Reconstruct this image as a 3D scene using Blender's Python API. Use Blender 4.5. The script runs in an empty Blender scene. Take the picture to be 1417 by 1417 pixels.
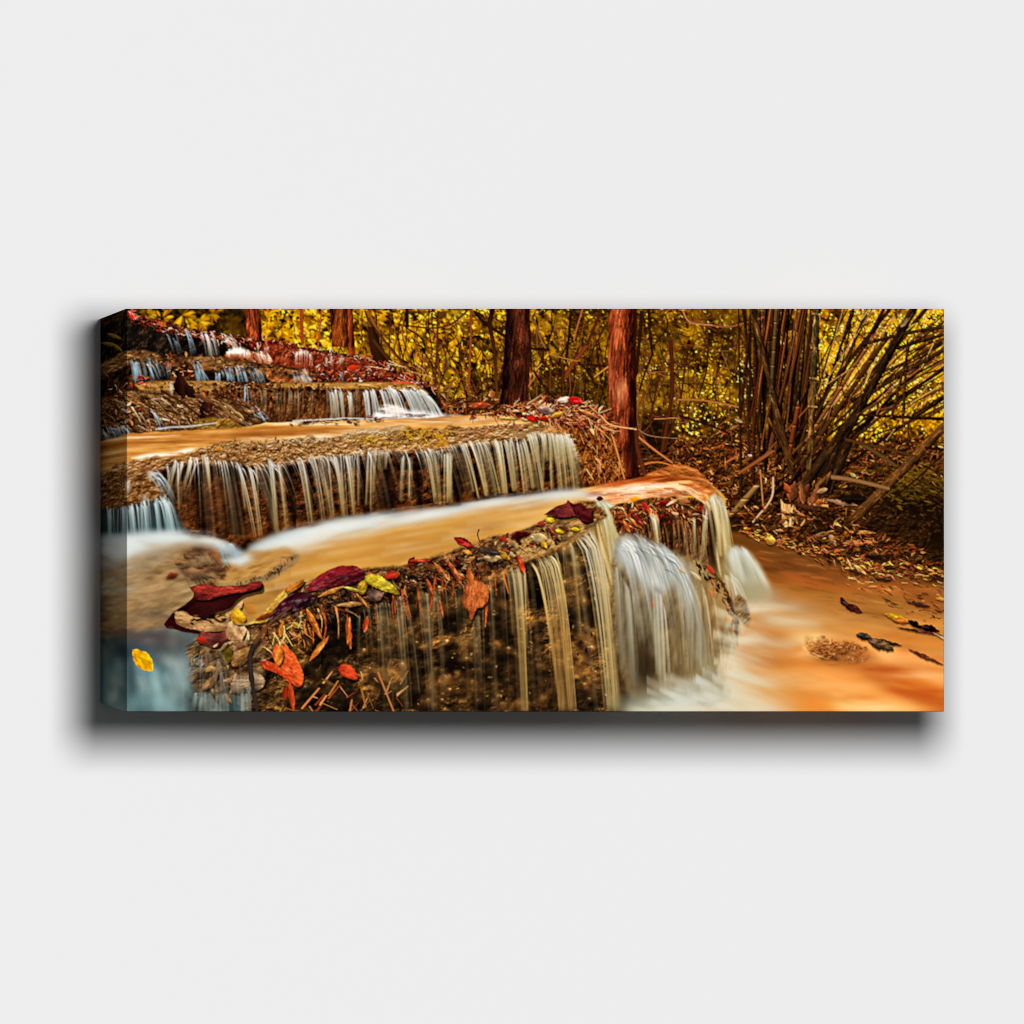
import numpy as np, math

# ---------------------------------------------------------------- picture painter
# The printed picture is painted stroke by stroke into an array; units are print pixels.
PX0, PY0, PX1, PY1 = 127, 427, 1307, 985
PW, PH = PX1 - PX0, PY1 - PY0
YY, XX = np.mgrid[0:PH, 0:PW].astype(np.float32)
XX += PX0 + .5
YY += PY0 + .5
img = np.zeros((PH, PW, 3), np.float32)
rng = np.random.default_rng(11)
TAB = np.random.default_rng(5).random((256, 256)).astype(np.float32)


def C(*c):
    return np.array(c, np.float32) / 255.


def noise1(u, v, seed):
    u = u + seed * 17.31
    v = v + seed * 9.77
    iu = np.floor(u).astype(np.int32)
    iv = np.floor(v).astype(np.int32)
    fu = u - iu
    fv = v - iv
    fu = fu * fu * (3 - 2 * fu)
    fv = fv * fv * (3 - 2 * fv)
    a, b, c, d = iu & 255, (iu + 1) & 255, iv & 255, (iv + 1) & 255
    t0 = TAB[c, a] + (TAB[c, b] - TAB[c, a]) * fu
    t1 = TAB[d, a] + (TAB[d, b] - TAB[d, a]) * fu
    return t0 + (t1 - t0) * fv


def fbm(x, y, sx, sy=None, oct=4, seed=0, ang=0., gain=.55):
    """value noise roughly in 0..1, stretched sx by sy print pixels along the angle (degrees)"""
    sy = sy or sx
    ca, sa = math.cos(math.radians(ang)), math.sin(math.radians(ang))
    u = (x * ca + y * sa) / sx
    v = (-x * sa + y * ca) / sy
    o = np.zeros_like(u, np.float32)
    amp, tot = 1., 0.
    for k in range(oct):
        o += amp * noise1(u, v, seed + k * 3)
        tot += amp
        amp *= gain
        u = u * 2.03
        v = v * 2.03
    o /= tot
    return np.clip((o - .5) * 1.7 + .5, 0, 1)


def sstep(a, b, x):
    t = np.clip((x - a) / (b - a), 0, 1)
    return t * t * (3 - 2 * t)


def ramp(t, *stops):
    """stops: (pos, (r,g,b)) ..."""
    p = [s[0] for s in stops]
    return np.stack([np.interp(t, p, [s[1][k] / 255. for s in stops]) for k in range(3)], -1).astype(np.float32)


def spline(pts, n=12):
    P = np.array(pts, np.float32)
    if len(P) < 3:
        t = np.linspace(0, 1, n)[:, None]
        return P[0] * (1 - t) + P[-1] * t
    Q = np.vstack([2 * P[0] - P[1], P, 2 * P[-1] - P[-2]])
    out = []
    for i in range(1, len(Q) - 2):
        t = np.linspace(0, 1, n, endpoint=False)[:, None]
        a, b, c, d = Q[i - 1], Q[i], Q[i + 1], Q[i + 2]
        out.append(.5 * (2 * b + (c - a) * t + (2 * a - 5 * b + 4 * c - d) * t ** 2 + (3 * b - a - 3 * c + d) * t ** 3))
    out.append(P[-1:])
    return np.vstack(out)


def window(x0, y0, x1, y1):
    a = int(max(0, math.floor(x0 - PX0)))
    b = int(min(PW, math.ceil(x1 - PX0)))
    c = int(max(0, math.floor(y0 - PY0)))
    d = int(min(PH, math.ceil(y1 - PY0)))
    if a >= b or c >= d:
        return None
    return np.s_[c:d, a:b]


def area(pts, soft=1., warp=0., ws=12., seed=0, smooth=True, pad=None):
    """anti-aliased mask of a closed outline -> (slice, mask); warp wobbles the edge"""
    P = np.array(pts, np.float32)
    if smooth:
        P = spline(list(pts) + [pts[0]], 6)
    m = soft + warp + 2
    s = window(P[:, 0].min() - m, P[:, 1].min() - m, P[:, 0].max() + m, P[:, 1].max() + m)
    if s is None:
        return None
    x, y = XX[s], YY[s]
    if warp:
        wx = (fbm(x, y, ws, oct=3, seed=seed + 1) - .5) * 2 * warp
        wy = (fbm(x, y, ws, oct=3, seed=seed + 7) - .5) * 2 * warp
        x, y = x + wx, y + wy
    ins = np.zeros(x.shape, bool)
    d2 = np.full(x.shape, 1e9, np.float32)
    n = len(P)
    for i in range(n):
        ax, ay = P[i]
        bx, by = P[(i + 1) % n]
        dx, dy = bx - ax, by - ay
        L = dx * dx + dy * dy
        if L < 1e-6:
            continue
        if ay != by:
            cr = ((ay > y) != (by > y)) & (x < dx * (y - ay) / dy + ax)
            ins ^= cr
        t = np.clip(((x - ax) * dx + (y - ay) * dy) / L, 0, 1)
        d2 = np.minimum(d2, (x - ax - t * dx) ** 2 + (y - ay - t * dy) ** 2)
    d = np.sqrt(d2)
    d = np.where(ins, d, -d)
    return s, sstep(-soft, soft, d) if soft > 1 else np.clip(d / max(soft, .3) + .5, 0, 1)


def put(s, m, col):
    m = m[..., None] if m.ndim == 2 else m
    img[s] += (col - img[s]) * m


def fill(pts, col, soft=1., alpha=1., **k):
    r = area(pts, soft, **k)
    if r:
        put(r[0], r[1] * alpha, col)
    return r


def tex_fill(pts, fn, soft=1., alpha=1., **k):
    r = area(pts, soft, **k)
    if r:
        s, m = r
        put(s, m * alpha, fn(XX[s], YY[s]))
    return r


def relief(x, y, sx, sy=None, oct=5, seed=0, ang=0., k=1., gain=.6):
    """a lit bumpy surface: (height, light) both 0..1"""
    h = fbm(x, y, sx, sy, oct, seed, ang, gain)
    gy, gx = np.gradient(h)
    g = -(gx * .5 + gy * .9)
    return h, np.clip(.5 + .21 * k * g / (g.std() + 1e-6), 0, 1)


def blob(x, y, rx, ry, c, al=1., k=1.1, n=0, seed=3):
    s = window(x - rx * 2.2, y - ry * 2.2, x + rx * 2.2, y + ry * 2.2)
    if s is None:
        return
    m = np.exp(-k * (((XX[s] - x) / rx) ** 2 + ((YY[s] - y) / ry) ** 2)) * al
    if n:
        m = m * (1 - n + n * fbm(XX[s], YY[s], max(3, rx * .35), max(3, ry * .35), 3, seed))
    put(s, m, np.asarray(c, np.float32))


def stroke(pts, w0, w1, c0, c1=None, alpha=1., a1=None, side=0., soft=.7, dark=.45, n=10, wob=0., raw=False, seg=None, mid=None, am=None):
    """a tapered brush line.  side: where across the line the light sits (-1..1, None = flat)"""
    P = pts if raw else spline(pts, n)
    c0 = np.asarray(c0, np.float32)
    c1 = c0 if c1 is None else np.asarray(c1, np.float32)
    a1 = alpha if a1 is None else a1
    d = np.abs(P[-1] - P[0])
    vert = d[1] >= d[0]
    A = P[:, 1] if vert else P[:, 0]
    B = P[:, 0] if vert else P[:, 1]
    L = np.concatenate([[0], np.cumsum(np.hypot(*np.diff(P, axis=0).T))])
    T = L / max(L[-1], 1e-6)
    if A[0] > A[-1]:
        A, B, T = A[::-1], B[::-1], T[::-1]
    o, ob, na, nb = (PY0, PX0, PH, PW) if vert else (PX0, PY0, PW, PH)
    i0, i1 = int(max(0, math.floor(A[0] - o))), int(min(na - 1, math.floor(A[-1] - o)))
    if i1 < i0:
        return
    ii = np.arange(i0, i1 + 1)
    a = ii + o + .5
    b = np.interp(a, A, B)
    t = np.interp(a, A, T)
    sl = np.gradient(b) if len(b) > 1 else np.zeros(1)
    w = (w0 + (w1 - w0) * t) * .5 * np.sqrt(1 + np.minimum(sl ** 2, 9))
    if wob:
        w = w * (1 + wob * (noise1(a / 6., a * 0, int(pts[0][0]) % 50) - .5))
        b = b + wob * 1.5 * (noise1(a / 9., a * 0 + 3.3, int(pts[0][0]) % 50) - .5)
    k = int(math.ceil(w.max() + soft + 1))
    off = np.arange(-k, k + 1)
    jb = np.floor(b - ob).astype(int)[:, None] + off
    dist = (jb + ob + .5) - b[:, None]
    m = np.clip((w[:, None] - np.abs(dist)) / soft + .5, 0, 1)
    if soft > 1.5:
        m = m * m * (3 - 2 * m)
    if am is None:
        m = m * (alpha + (a1 - alpha) * t)[:, None]
    else:
        m = m * np.interp(t, [0, .05, .3, .96, 1], [0, alpha, am, a1, 0])[:, None]
    # thin lines cover less than a pixel
    m = m * np.minimum(1, w[:, None] * 2)
    if mid is None:
        col = c0 + (c1 - c0) * t[:, None, None]
    else:
        col = np.stack([np.interp(t, [0, .14, .5, 1], [c0[j], c0[j] * .8 + mid[j] * .2, mid[j], c1[j]]) for j in range(3)], -1)[:, None]
    col = np.broadcast_to(col, jb.shape + (3,))
    if side is not None:
        q = dist / np.maximum(w[:, None], .6)
        f = np.clip(1 - (q - side) ** 2 * .55, 0, 1)
        col = col * (dark + (1.12 - dark) * f)[..., None]
    if seg:
        q = ((t * L[-1]) % seg) / seg
        col = col * (1 - .35 * (q < .1) + .5 * ((q > .1) & (q < .2)))[:, None, None]
    ok = (jb >= 0) & (jb < nb)
    ri = np.broadcast_to(ii[:, None], jb.shape)[ok]
    ci = jb[ok]
    mm = m[ok][:, None]
    if vert:
        img[ri, ci] += (col[ok] - img[ri, ci]) * mm
    else:
        img[ci, ri] += (col[ok] - img[ci, ri]) * mm


def leaf(x, y, ln, wd, ang, c, c2=None, alpha=1., tip=1., vein=.0, shadow=0., bend=0., gloss=0., soft=.7, rough=0., edge=0.):
    """one leaf from its stem (x, y), ang in degrees (0 = right, 90 = down)"""
    ca, sa = math.cos(math.radians(ang)), math.sin(math.radians(ang))
    r = abs(bend) * ln + wd + 3
    xe, ye = x + ca * ln, y + sa * ln
    s = window(min(x, xe) - r, min(y, ye) - r, max(x, xe) + r, max(y, ye) + r)
    if s is None:
        return
    X, Y = XX[s] - x, YY[s] - y
    u = (X * ca + Y * sa) / ln
    v = -X * sa + Y * ca
    if rough and ln > 6:
        v = v + (noise1(X / 3.5 + 9, Y / 3.5 + 9, int(x + y) % 90) - .5) * rough * wd * .5
    v = v - bend * ln * 4 * u * (1 - u)
    uc = np.clip(u, 0, 1)
    hw = wd * .5 * np.power(np.maximum(np.sin(math.pi * np.power(uc, tip)), 0), .8)
    if rough:
        hw = hw * (1 + rough * (noise1(X / 4 + 40, Y / 4 + 40, int(x) % 40) - .5) * 2)
    m = np.clip((hw - np.abs(v)) / soft + .5, 0, 1) * ((u > -.02) & (u < 1.02))
    if hw.max() < .3:
        return
    if shadow:
        mm = np.zeros_like(m)
        mm[2:, :] = m[:-2, :]
        img[s] *= 1 - shadow * mm[..., None]
    c = np.asarray(c, np.float32)
    c2 = c * .6 if c2 is None else np.asarray(c2, np.float32)
    q = v / np.maximum(hw, .5)
    f = np.clip(.5 + .5 * q, 0, 1)
    col = c + (c2 - c) * f[..., None]
    if vein:
        mid = np.clip(1 - np.abs(v) / max(.9, wd * .035), 0, 1)
        rib = np.clip(1 - np.abs(((u * 7 - np.abs(q) * .8) % 1) - .5) * 6, 0, 1) * .45
        col = col + (vein * np.maximum(mid, rib))[..., None]
    if rough or gloss:
        nz = fbm(XX[s], YY[s], 7, 3, 3, int(x + y) % 60, ang)
        col = col * (.75 + .5 * nz[..., None])
        if gloss:
            col = col + gloss * (sstep(.62, .85, nz) * sstep(.9, .2, np.abs(q + .3)))[..., None]
    if edge:
        col = col * (1 - edge * sstep(.6, 1., np.abs(q)))[..., None]
    put(s, m * alpha, np.clip(col, 0, 1))


def pick(pal):
    c = np.array(pal[rng.integers(len(pal))], np.float32) / 255.
    return np.clip(c * rng.uniform(.8, 1.2) + rng.normal(0, .015, 3), 0, 1).astype(np.float32)


def inside(pts, n, edge=None):
    """n random points inside an outline"""
    P = np.array(pts, np.float32)
    out = []
    lo, hi = P.min(0), P.max(0)
    while len(out) < n:
        q = rng.uniform(lo, hi, (n * 2 + 40, 2))
        ins = np.zeros(len(q), bool)
        for i in range(len(P)):
            (ax, ay), (bx, by) = P[i], P[(i + 1) % len(P)]
            if ay != by:
                ins ^= ((ay > q[:, 1]) != (by > q[:, 1])) & (q[:, 0] < (bx - ax) * (q[:, 1] - ay) / (by - ay) + ax)
        out += list(q[ins])
        if not ins.any():
            break
    return np.array(out[:n])


def litter(pts, n, l0, l1, pal, ang=None, spread=90, asp=(.25, .5), shadow=.5, sort=True, alpha=1.):
    """fallen leaves and twigs strewn over an outline"""
    q = inside(pts, n)
    if sort:
        q = q[np.argsort(q[:, 1])]
    for x, y in q:
        ln = rng.uniform(l0, l1)
        a = rng.uniform(0, 360) if ang is None else rng.normal(ang, spread)
        c = pick(pal)
        if rng.random() < .3:      # a twig or a leaf seen edge on
            a = math.radians(a)
            b = rng.normal(0, .15) * ln
            stroke([(x, y), (x + ln * .55 * math.cos(a) - b * math.sin(a), y + ln * .55 * math.sin(a) + b * math.cos(a)), (x + ln * 1.2 * math.cos(a), y + ln * 1.2 * math.sin(a))], rng.uniform(.9, 1.8), .7, c, c * .7, alpha * .9)
            continue
        leaf(x, y, ln, max(1.2, ln * rng.uniform(*asp)), a, c, c * rng.uniform(.3, .75), alpha=alpha, shadow=shadow, bend=rng.normal(0, .1), tip=rng.uniform(.6, 1.3), rough=rng.uniform(.2, .6) if ln > 4 else 0, vein=.05 if ln > 7 else 0)


def strands(lip, base, n, w=(1., 3.), lean=0., top=(215, 225, 228), mid=(200, 182, 140), bot=(160, 126, 76), a=(.9, .75, .35), u0=0., u1=1., clump=0, jit=3., short=.2, pw=.75, soft=1.1, us=None, ext=0.):
    """water falling as silky threads from a lip line to a base line"""
    lp, bs = spline(lip, 10), spline(base, 10)

    def at(P, u):
        L = np.linspace(0, 1, len(P))
        return np.array([np.interp(u, L, P[:, 0]), np.interp(u, L, P[:, 1])])
    cs = rng.uniform(u0, u1, clump) if clump else None
    for i in range(n):
        u = rng.uniform(u0, u1)
        if us is not None:
            u = us[i % len(us)] + rng.normal(0, .004)
        elif clump and rng.random() < .8:
            u = cs[rng.integers(clump)] + rng.normal(0, .012)
        u = min(max(u, 0), 1)
        p0, p1 = at(lp, u), at(bs, min(1, max(0, u)))
        p0 = p0 + rng.normal(0, [jit * .4, jit])
        p1 = p1 + [lean + rng.normal(0, jit * .5), rng.normal(0, jit) + ext]
        e = 1. if rng.random() > short else rng.uniform(.25, .8)
        t = np.linspace(0, e, 10)
        x = p0[0] + (p1[0] - p0[0]) * t ** pw
        y = p0[1] + (p1[1] - p0[1]) * t ** 1.15
        ww = rng.uniform(min(w), max(w))
        k = rng.uniform(.75, 1.1)
        br = rng.uniform(.72, 1.08)
        P = np.stack([x, y], 1).astype(np.float32)
        c_t, c_m, c_b = C(*top) * br, C(*mid) * br, C(*bot) * br
        stroke(P, ww * .9, ww * 1.2, c_t, c_b, a[0] * k, a[2] * k if e == 1. else .03, side=None, soft=soft, raw=True, mid=c_m, am=a[1] * k)


def flow(pts, col, soft=8, alpha=1., sx=60, sy=6, ang=0., seed=3, lo=.25, hi=.75, warp=0.):
    """soft moving water: an outline broken up by noise drawn out along the current"""
    r = area(pts, soft, warp=warp, ws=30, seed=seed)
    if not r:
        return
    s, m = r
    f = sstep(lo, hi, fbm(XX[s], YY[s], sx, sy, 4, seed, ang))
    put(s, m * alpha * (.25 + .75 * f), np.asarray(col, np.float32))


def soften(pts, ry, rx=None, soft=8, alpha=1.):
    """a long exposure's smoothness: run the paint together inside an outline"""
    P = np.array(pts, np.float32)
    s = area(pts, soft)
    m = np.zeros((PH, PW), np.float32)
    m[s[0]] = s[1]
    w = window(P[:, 0].min() - 30, P[:, 1].min() - 30, P[:, 0].max() + 30, P[:, 1].max() + 30)
    b = img[w].copy()
    if ry:
        b = blur(b, ry, (0,))
    if rx:
        b = blur(b, rx, (1,))
    put(w, m[w] * alpha, b)


def blur(a, r, axes=(0, 1)):
    for ax in axes:
        for _ in range(2):
            k = int(r)
            p = np.pad(a, [(k + 1, k) if i == ax else (0, 0) for i in range(a.ndim)], mode='edge')
            c = np.cumsum(p, axis=ax, dtype=np.float64)
            hi = [slice(None)] * a.ndim
            lo = [slice(None)] * a.ndim
            hi[ax] = slice(2 * k + 1, None)
            lo[ax] = slice(0, -2 * k - 1)
            a = ((c[tuple(hi)] - c[tuple(lo)]) / (2 * k + 1)).astype(np.float32)
    return a

# ---------------------------------------------------------------- the wood behind
def wood_base():
    n1 = fbm(XX, YY, 42, 30, 4, 1)
    n2 = fbm(XX, YY, 7, 7, 3, 2)
    v = n1 * .6 + n2 * .4
    base = ramp(v, (.2, (14, 9, 4)), (.45, (50, 32, 7)), (.65, (110, 76, 10)), (.85, (176, 128, 18)))
    tone = np.interp(XX, [127, 300, 360, 520, 700, 760, 900, 1000, 1080, 1160, 1307], [.55, .6, 1, 1.05, .9, .75, .7, .75, .6, .95, 1.15])
    tone = tone * np.interp(YY, [427, 560, 640, 760], [1., .9, .6, .4])
    img[:] = base * tone[..., None]


wood_base()
GOLD = [(0., (20, 11, 4)), (.3, (66, 42, 7)), (.52, (128, 88, 10)), (.72, (196, 142, 16)), (.9, (238, 192, 30)), (1., (252, 222, 70))]


def foliage(x0, y0, x1, y1, n, l0, l1, gain=1., seed=0, dark=0., ang=40, spread=45, cl=22, asp=(.3, .55), tint=(1, 1, 1)):
    q = rng.uniform([x0, y0], [x1, y1], (n, 2)).astype(np.float32)
    v = fbm(q[:, 0], q[:, 1], cl, cl * .8, 3, 20 + seed)
    v = np.clip((v - .5) * 1.4 + .5 + rng.normal(0, .16, n) - dark, 0, 1)
    col = ramp(v, *GOLD) * gain * np.array(tint, np.float32)
    o = np.argsort(v + rng.normal(0, .12, n))
    for i in o:
        ln = rng.uniform(l0, l1)
        leaf(q[i, 0], q[i, 1], ln, ln * rng.uniform(*asp), rng.normal(ang, spread), col[i], col[i] * .7, alpha=.92)


for k in range(260):    # sunlit leaves far back, out of focus
    x, y = rng.uniform(345, 1300), rng.uniform(424, 590)
    c = pick([(226, 172, 34), (190, 146, 28), (150, 128, 26), (240, 196, 60), (170, 110, 20), (120, 106, 24), (176, 160, 40), (134, 130, 34)])
    blob(x, y, rng.uniform(5, 18), rng.uniform(5, 16), c, rng.uniform(.25, .6) * (1. if x < 700 or x > 1130 else .7))
foliage(340, 424, 720, 575, 2500, 3, 9, 1.06, 1, 0.)
foliage(340, 424, 700, 540, 700, 5, 12, 1.05, 4, -.12, 35, 30)
foliage(127, 424, 345, 490, 700, 4, 10, .62, 2, .2, tint=(.95, 1, .8))
foliage(690, 424, 860, 560, 1200, 2.5, 7, 1., 3, .08)
foliage(860, 424, 1090, 620, 2600, 2, 6, .95, 5, .12, 60, 70, 16)
foliage(1080, 424, 1310, 620, 3800, 2.5, 6, 1.08, 6, -.14, 60, 80, 20, tint=(1.02, .96, .7))
# fan-shaped fronds catching the light
for (x, y, r, g) in [(225, 440, 22, .95), (252, 436, 26, .9), (275, 445, 22, .85), (292, 434, 20, .75), (205, 436, 15, .7), (318, 446, 16, .55), (262, 452, 16, .8),
                     (370, 440, 18, 1.1), (388, 455, 20, 1.1), (362, 462, 15, 1.05), (404, 436, 16, 1.), (470, 462, 24, 1.15), (455, 470, 18, 1.1), (520, 445, 20, 1.05),
                     (430, 470, 16, 1.), (545, 470, 20, 1.1), (560, 450, 18, .95), (600, 460, 18, 1.), (660, 492, 14, 1.2), (552, 490, 18, 1.), (580, 505, 15, .9), (625, 470, 15, .9),
                     (733, 455, 8, 1.1), (758, 436, 9, .9), (775, 460, 8, .95), (742, 500, 9, .9), (640, 520, 14, .8), (498, 436, 18, 1.), (345, 470, 12, .9)]:
    a0 = rng.uniform(0, 60)
    for k in range(13):
        a = a0 - 110 + k * 15 + rng.normal(0, 8)
        v = np.clip(rng.normal(.72, .14), 0, 1)
        c = ramp(np.array([v]), *GOLD)[0] * g
        d = rng.uniform(0, r * .35)
        leaf(x + math.cos(math.radians(a)) * d, y + math.sin(math.radians(a)) * d * .6, r * rng.uniform(.45, .75), rng.uniform(2.2, 4.2), a + 10, c, c * .8)
# leaves out of the depth of field run together
soft_wood = blur(img.copy(), 1)
img[:] = img * .4 + soft_wood * .6
for k in range(500):   # russet and shaded leaves among the gold
    x, y = rng.uniform(345, 900), rng.uniform(428, 570)
    c = pick([(120, 60, 14), (90, 44, 12), (160, 84, 20), (60, 40, 8), (110, 84, 14), (200, 150, 60)])
    leaf(x, y, rng.uniform(3, 9), rng.uniform(1.5, 3.5), rng.normal(45, 50), c, c * .6, alpha=.7)
foliage(350, 424, 700, 560, 900, 3, 8, 1., 8, .02)
foliage(700, 424, 1080, 610, 1300, 2, 5, 1.05, 9, .02)
for k in range(420):    # sky-bright glints through the leaves
    x, y = rng.uniform(350, 1080), rng.uniform(427, 590)
    leaf(x, y, rng.uniform(1.6, 4), rng.uniform(1.2, 2.6), rng.uniform(0, 180), C(*[(255, 224, 92), (246, 204, 50), (255, 240, 160)][rng.integers(3)]) * rng.uniform(.75, 1.), alpha=.85)
for k in range(150):    # glow in the gaps
    x, y = rng.uniform(345, 1290), rng.uniform(427, 570)
    blob(x, y, rng.uniform(4, 13), rng.uniform(4, 11), pick([(236, 190, 50), (214, 170, 40), (190, 160, 44), (250, 214, 90)]), rng.uniform(.12, .38) * (1.1 if x < 700 or x > 1120 else .8))
# golden light seen through the stems at the right
for (x, y, w, h, n) in [(985, 540, 26, 40, 60), (1030, 520, 12, 50, 60), (1160, 500, 44, 66, 420), (1250, 470, 70, 50, 520), (1240, 540, 80, 50, 620), (1190, 590, 40, 25, 160), (1090, 470, 20, 35, 45), (1285, 440, 26, 26, 160), (1200, 440, 30, 20, 120), (960, 590, 30, 25, 60)]:
    for k in range(n):
        px, py = rng.normal(x, w * .5), rng.normal(y, h * .5)
        c = C(*[(250, 214, 60), (238, 178, 22), (255, 236, 130), (226, 150, 14)][rng.integers(4)])
        if 1010 < x < 1050:
            c = C(228, 226, 130) * rng.uniform(.7, 1.05)
        leaf(px, py, rng.uniform(2, 5), rng.uniform(1.5, 3), rng.uniform(0, 360), c, c * .85)
# dark gaps
for k in range(520):
    x, y = rng.uniform(345, 1300), rng.uniform(428, 600)
    leaf(x, y, rng.uniform(4, 14), rng.uniform(2, 6), rng.normal(70, 40), C(22, 12, 4), alpha=rng.uniform(.4, .85))
# soft dark patches
for (x, y, rx, ry, al) in [(322, 445, 16, 16, .75), (305, 470, 26, 10, .5), (690, 540, 26, 22, .6), (760, 550, 50, 22, .75), (815, 540, 30, 30, .65), (905, 590, 25, 26, .8), (930, 470, 40, 18, .35), (1000, 480, 30, 20, .45),
                           (1105, 500, 14, 60, .85), (1090, 560, 26, 50, .7), (1060, 540, 14, 60, .55), (600, 545, 26, 16, .5), (660, 545, 20, 18, .5), (520, 475, 9, 26, .7), (800, 470, 18, 20, .45), (1080, 440, 40, 14, .4)]:
    s = window(x - rx * 2, y - ry * 2, x + rx * 2, y + ry * 2)
    d = ((XX[s] - x) / rx) ** 2 + ((YY[s] - y) / ry) ** 2
    put(s, np.exp(-d * .9) * al * (.55 + .45 * fbm(XX[s], YY[s], 8, oct=2, seed=3)), C(20, 11, 4))

img[:] = np.clip(img * np.array([1.12, 1.02, .85], np.float32), 0, 1)

# the slope of dead leaves under the trees
LIT = [(120, 56, 22), (156, 80, 34), (90, 40, 16), (190, 110, 54), (60, 26, 12), (210, 134, 78), (140, 40, 22), (44, 20, 10), (176, 92, 26), (220, 160, 110)]
LITD = [(70, 38, 12), (110, 64, 20), (46, 24, 8), (140, 84, 28), (30, 15, 6), (168, 104, 44), (90, 50, 14), (196, 130, 60), (60, 24, 10)]
slope = [(590, 545), (640, 552), (700, 556), (780, 552), (850, 570), (900, 600), (960, 610), (1010, 590), (1060, 600), (1110, 640), (1200, 620), (1310, 630), (1310, 800), (1150, 770), (1010, 720), (960, 700), (850, 690), (760, 620), (640, 585), (590, 575)]
tex_fill(slope, lambda x, y: ramp(relief(x, y, 9, 7, 4, 8)[1], (.15, (12, 7, 3)), (.5, (52, 27, 10)), (.95, (124, 70, 28))), soft=8, warp=6)
litter([(930, 610), (1010, 592), (1090, 640), (1120, 700), (1010, 715), (930, 690)], 800, 3, 9, LITD + LIT, asp=(.2, .45))
litter([(1100, 620), (1310, 600), (1310, 720), (1120, 720)], 800, 3, 10, LITD + LIT[:6], asp=(.2, .4), ang=10, spread=50)
litter([(600, 545), (700, 552), (790, 550), (850, 575), (860, 650), (790, 600), (700, 580), (600, 575)], 520, 4, 10, LIT, asp=(.2, .5))
for (x, y, rx, ry, al) in [(1270, 700, 50, 28, .93), (1300, 740, 40, 40, .93), (1230, 690, 30, 14, .7), (1180, 680, 40, 8, .6), (1140, 725, 22, 14, .75), (1040, 690, 20, 16, .75), (1085, 690, 16, 24, .6), (1265, 640, 50, 14, .35), (905, 610, 24, 18, .8), (1210, 730, 40, 14, .6)]:
    s = window(x - rx * 2, y - ry * 2, x + rx * 2, y + ry * 2)
    d = ((XX[s] - x) / rx) ** 2 + ((YY[s] - y) / ry) ** 2
    put(s, np.exp(-d * .8) * al, C(14, 8, 3))
# ferny undergrowth low at the right
for k in range(260):
    x, y = rng.normal(1262, 30), rng.normal(668, 16)
    c = C(*[(70, 52, 10), (96, 70, 12), (50, 36, 8), (120, 88, 18)][rng.integers(4)])
    leaf(x, y, rng.uniform(6, 14), rng.uniform(1.6, 3), rng.normal(10, 25), c, c * .6, alpha=.8)
for k in range(150):
    x, y = rng.normal(1275, 26), rng.normal(720, 22)
    c = C(*[(60, 36, 14), (90, 52, 20), (40, 24, 8)][rng.integers(3)])
    leaf(x, y, rng.uniform(3, 7), rng.uniform(1.5, 3), rng.uniform(0, 360), c, alpha=.5)

# ------------------------------------------------ thin stems and branches
BR = [(70, 34, 14), (46, 22, 9), (96, 50, 22), (30, 15, 7), (120, 70, 36)]
for k in range(190):
    x, y = rng.uniform(480, 1060), rng.uniform(424, 520)
    ln, lean = rng.uniform(40, 130), rng.normal(0, 18)
    c = pick(BR)
    w = rng.uniform(.8, 2.2)
    stroke([(x, y), (x + lean * .25 + rng.normal(0, 5), y + ln * .3), (x + lean * .6 + rng.normal(0, 6), y + ln * .65), (x + lean, y + ln)], w, w * 1.2, c, c * .8, .8, side=-.4)
for k in range(240):
    x, y = rng.uniform(560, 1090), rng.uniform(430, 610)
    ln, a = rng.uniform(15, 60), rng.normal(0, 30)
    c = pick(BR)
    stroke([(x, y), (x + ln * .3, y + ln * .3 * math.tan(math.radians(a)) + rng.normal(0, 4)), (x + ln * .7, y + ln * .6 * math.tan(math.radians(a)) + rng.normal(0, 4)), (x + ln, y + ln * math.tan(math.radians(a)) * .8)], rng.uniform(.7, 1.8), .7, c, None, .8, side=-.4)
# named limbs
D1, D2, D3 = C(58, 26, 12), C(34, 16, 8), C(112, 62, 34)
stroke([(565, 451), (600, 454), (625, 448), (650, 427)], 2.2, 3, C(74, 36, 18), None, 1)
stroke([(655, 430), (672, 448), (700, 466)], 3.5, 4.5, D2, None, 1)
stroke([(563, 424), (564, 452)], 4, 4, D2)
stroke([(682, 427), (678, 450), (684, 485), (688, 550)], 7, 3, D2, C(70, 40, 14), 1)
stroke([(676, 478), (660, 466), (646, 470)], 2, 4, D2)
stroke([(652, 424), (651, 480), (648, 545)], 3.2, 3.2, C(110, 54, 22), None, 1)
stroke([(606, 430), (605, 480), (600, 560)], 3, 3, C(64, 34, 12), None, .9)
stroke([(509, 430), (530, 470), (572, 520)], 4, 3, C(120, 66, 26), None, .9)
stroke([(505, 430), (515, 450), (560, 505)], 3, 3, C(60, 32, 12), None, .9)
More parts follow.
